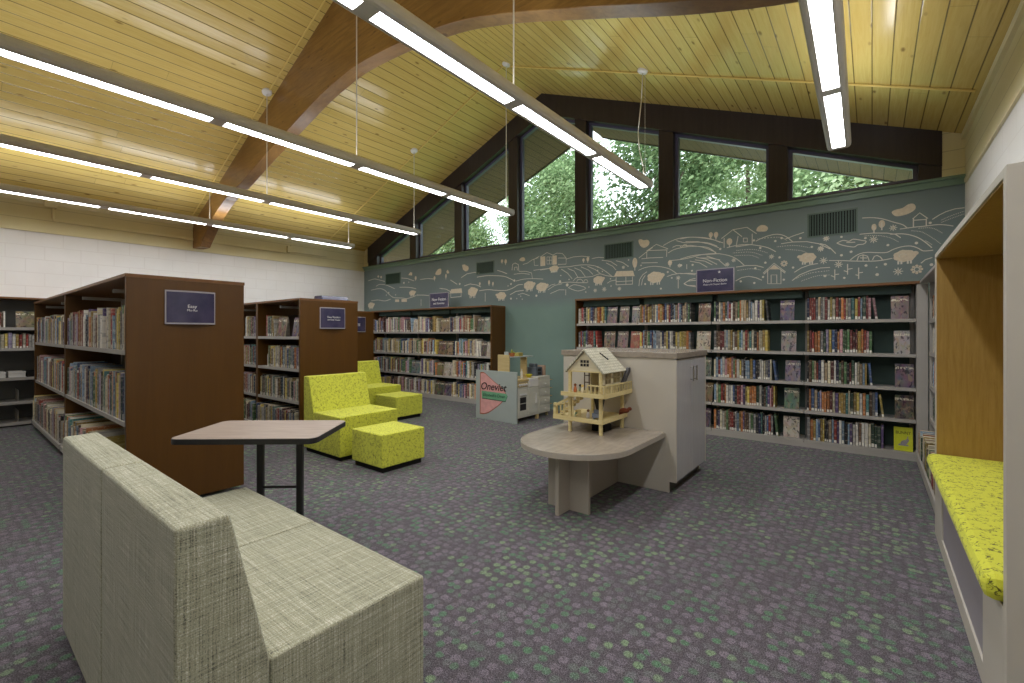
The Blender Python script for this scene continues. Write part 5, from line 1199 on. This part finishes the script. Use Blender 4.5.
# left wall shelving (faces +x) and the short side bookcase (faces -x)
wl = lambda run, dep: (-9.445-dep, run)
fill(('wall', '', (0,0)), -0.3, 0.60, wl, math.pi/2, 1.396, 0.22, 0.02, 0.024, 0.006, 0.16, 'top shelf', lean=False, weights=[4,3,3,1,1,1,9,9,2,1,1,1,1,1,1,1,1,3,2,2])
face('wall', 0.785, 0.21, 0.23, wl, math.pi/2, 1.396, 'olive', 'olive book facing out on the top of the grey shelving by the left wall')
fill(('wall', '', (0,0)), -0.38, 0.95, wl, math.pi/2, 1.106, 0.20, 0.02, 0.034, 0.008, 0.16, 'second shelf', lean=False)
sd = lambda run, dep: (0.464+dep, -run)
for z, sw in ((1.456, 'top shelf'), (1.131, 'second shelf'), (0.801, 'third shelf'), (0.476, 'fourth shelf')):
    fill(('side', '', (0,0)), -6.1, -4.6, sd, -math.pi/2, z, 0.22, 0.025, 0.03, 0.009, 0.16, sw, lean=False)
sd2 = lambda run, dep: (0.365+dep, -run)
fill(('side', '', (0,0)), -6.1, -4.3, sd2, -math.pi/2, 0.096, 0.24, 0.04, 0.026, 0.009, 0.2, 'bottom shelf', lean=False)

def project(p):
    s, c = math.sin(YAW), math.cos(YAW)
    d = -s*p[0]+c*p[1]; r = c*p[0]+s*p[1]
    if d < 0.1: return None
    return 512+F_PX*r/d, 333-F_PX*(p[2]-EYE)/d, d
COVERED = [(555,342,707,500), (61,425,430,690), (296,360,425,480), (470,365,552,430), (933,0,1024,690), (170,415,350,445), (302,295,376,470), (125,270,244,500)]
def shows(r):
    x, y = r['tw'](r['run'], 0); q = project((x, y, r['z']+r['h']*0.6))
    if q is None or not (2 < q[0] < 1022 and 2 < q[1] < 681): return 0.0
    for a, b, c, d in COVERED:
        if a < q[0] < c and b < q[1] < d:
            if (a, b) == (302, 295) and y < 3: continue
            if (a, b) == (125, 270) and q[2] < 3.3: continue
            return 0.0
    if r['where'][0] == 'middle' and q[0] < 245: return 0.0
    if r['where'][0] == 'wall' and q[0] > 31: return 0.0
    n = {0.0: (0,-1), math.pi/2: (1,0), -math.pi/2: (-1,0)}[r['rot']]
    L = math.hypot(x, y)
    cosv = max(0.0, -(n[0]*x+n[1]*y)/L)
    return r['t']*r['h']*cosv/(L*L)

def nth(i):
    w = ['first','second','third','fourth','fifth','sixth','seventh','eighth','ninth','tenth','eleventh','twelfth']
    return w[i-1] if i <= 12 else '%d%s' % (i, 'th' if 10 <= i % 100 <= 20 else {1:'st',2:'nd',3:'rd'}.get(i % 10, 'th'))
PLACE = {'wide': 'wide wall bookcase', 'far': 'far left wall bookcase', 'near': 'near brown range', 'middle': 'middle brown range', 'wall': 'grey shelving by the left wall', 'side': 'narrow side bookcase'}
MAX_SINGLE = 300 - len(FACES)
ranked = sorted(BOOKS, key=shows, reverse=True)
single = [r for r in ranked[:MAX_SINGLE] if shows(r) > 0]
chosen = set(id(r) for r in single)
# number the books of a shelf and bay in order of run, all stretches together
bykey = {}
for r in BOOKS: bykey.setdefault((r['where'][0], r['where'][1], r['shelf']), []).append(r)
for k, rs in bykey.items():
    rs.sort(key=lambda r: r['run'])
    for i, r in enumerate(rs): r['ord'] = i+1
for r in single:
    w, bay, _ = r['where']
    x, y = r['tw'](r['run'], r['off'])
    o = bpy.data.objects.new('book', BOOK_MESH[r['mesh']]); COL.objects.link(o)
    o.location = (x, y, r['z']); o.rotation_euler = (0, r['tilt'] if r['rot'] == 0 else 0, r['rot']); o.scale = (r['t'], r['d'], r['h'])
    o.color = r['col']
    lb = '%s book, %s from the left, %s%s, %s' % (r['name'], nth(r['ord']), r['shelf'], ' of the '+bay if bay else '', PLACE[w])
    tag(o, lb, 'book', 'books on the '+PLACE[w])
for f in FACES:
    x, y = f['tw'](f['run'], 0.0)
    o = bpy.data.objects.new('display_book', FACE_MESH); COL.objects.link(o)
    o.location = (x, y, f['z']+0.003); o.rotation_euler = (-math.radians(9), 0, f['rot']); o.scale = (f['w'], 0.016, f['h'])
    o.color = srgb(*[v*(1.0 if f['colour'] in ('white', 'yellow', 'cream', 'silver') else 0.82) for v in NAMED[f['colour']]])
    tag(o, f['label'], 'book', 'books displayed face out')
    if f['colour'] == 'yellow' and f['where'] == 'wide':
        o.data = FACE_MESH.copy(); o.data.materials.clear()
        for mm in (plain('yellow_cover', srgb(196,200,46), 0.35), M['pages'], plain('yellow_cover_front', srgb(200,204,44), 0.3, 0.5, 0.04)): o.data.materials.append(mm)
        o['label'] = 'yellow picture book with a grey animal, bottom right of the wide wall bookcase'
        def stuck(nm, mb, mt):
            p = link(nm, mb.mesh(nm, [mt]), o); return p
        me = lettering('cover_title', 'BUNNY', 0.24, M['ink_black'], o, origin(o), (math.pi/2, 0, 0))
        me.location = (0, -0.06, 0.76); me.scale = (0.98, 0.75, 1)
        a = MB(); n = 16
        a.add([(0.05+0.2*math.cos(2*math.pi*i/n), -0.05, 0.36+0.10*math.sin(2*math.pi*i/n)+0.03*math.cos(2*math.pi*i/n)) for i in range(n)], [tuple(range(n))])
        a.add([(0.22+0.09*math.cos(2*math.pi*i/n), -0.06, 0.46+0.07*math.sin(2*math.pi*i/n)) for i in range(n)], [tuple(range(n))])
        a.add([(0.20,-0.06,0.5),(0.24,-0.06,0.5),(0.27,-0.06,0.63),(0.22,-0.06,0.62)], [(0,1,2,3)])
        a.add([(-0.3,-0.055,0.22),(0.3,-0.055,0.22),(0.25,-0.055,0.27),(-0.2,-0.055,0.30)], [(0,1,2,3)])
        stuck('cover_picture', a, plain('grey_cover_print', srgb(140,136,138), 0.4, 0.4, 0.2, 30))

# every other book in one mass
vs, fs, mi, tint = [], [], [], []
for r in BOOKS:
    if id(r) in chosen: continue
    x, y = r['tw'](r['run'], r['off'])
    cs, sn = math.cos(r['rot']), math.sin(r['rot'])
    ta = math.tan(r['tilt']) if r['tilt'] else 0.0
    def W(a, b, c):
        a = a*r['t'] + c*r['h']*ta; b = b*r['d']
        return (x+a*cs-b*sn, y+a*sn+b*cs, r['z']+c*r['h'])
    b0 = len(vs)
    vs += [W(*p) for p in ((-.5,.05,0),(-.38,0,0),(.38,0,0),(.5,.05,0),(.5,1,0),(-.5,1,0),(-.5,.05,1),(-.38,0,1),(.38,0,1),(.5,.05,1),(.5,1,1),(-.5,1,1))]
    for q in ((0,1,7,6),(1,2,8,7),(2,3,9,8),(3,4,10,9),(4,5,11,10),(5,0,6,11)): fs.append(tuple(b0+i for i in q)); mi.append(0); tint.append(r['col'])
    fs.append(tuple(b0+i for i in (6,7,8,9,10,11))); mi.append(1); tint.append(r['col'])
    if r['mesh'] != 2:
        b1 = len(vs); sh = 0.11 if r['mesh'] == 0 else 0.15
        vs += [W(-.36,-.012,.03), W(.36,-.012,.03), W(.36,-.012,.03+sh), W(-.36,-.012,.03+sh)]
        fs.append((b1,b1+1,b1+2,b1+3)); mi.append(2); tint.append(r['col'])
me = bpy.data.meshes.new('packed_books'); me.from_pydata(vs, [], fs)
for mm in (M['cover_mass'], M['pages'], M['sticker']): me.materials.append(mm)
me.polygons.foreach_set('material_index', mi)
at = me.attributes.new('tint', 'FLOAT_COLOR', 'CORNER')
flat = []
for p in me.polygons:
    for _ in range(p.loop_total): flat += list(tint[p.index])
at.data.foreach_set('color', flat); me.update()
tag(link('packed_books', me), 'the remaining books packed tightly along the shelves of all the bookcases', 'books', None, 'stuff')
print('BOOKS', len(BOOKS), 'single', len(single), 'faces', len(FACES))
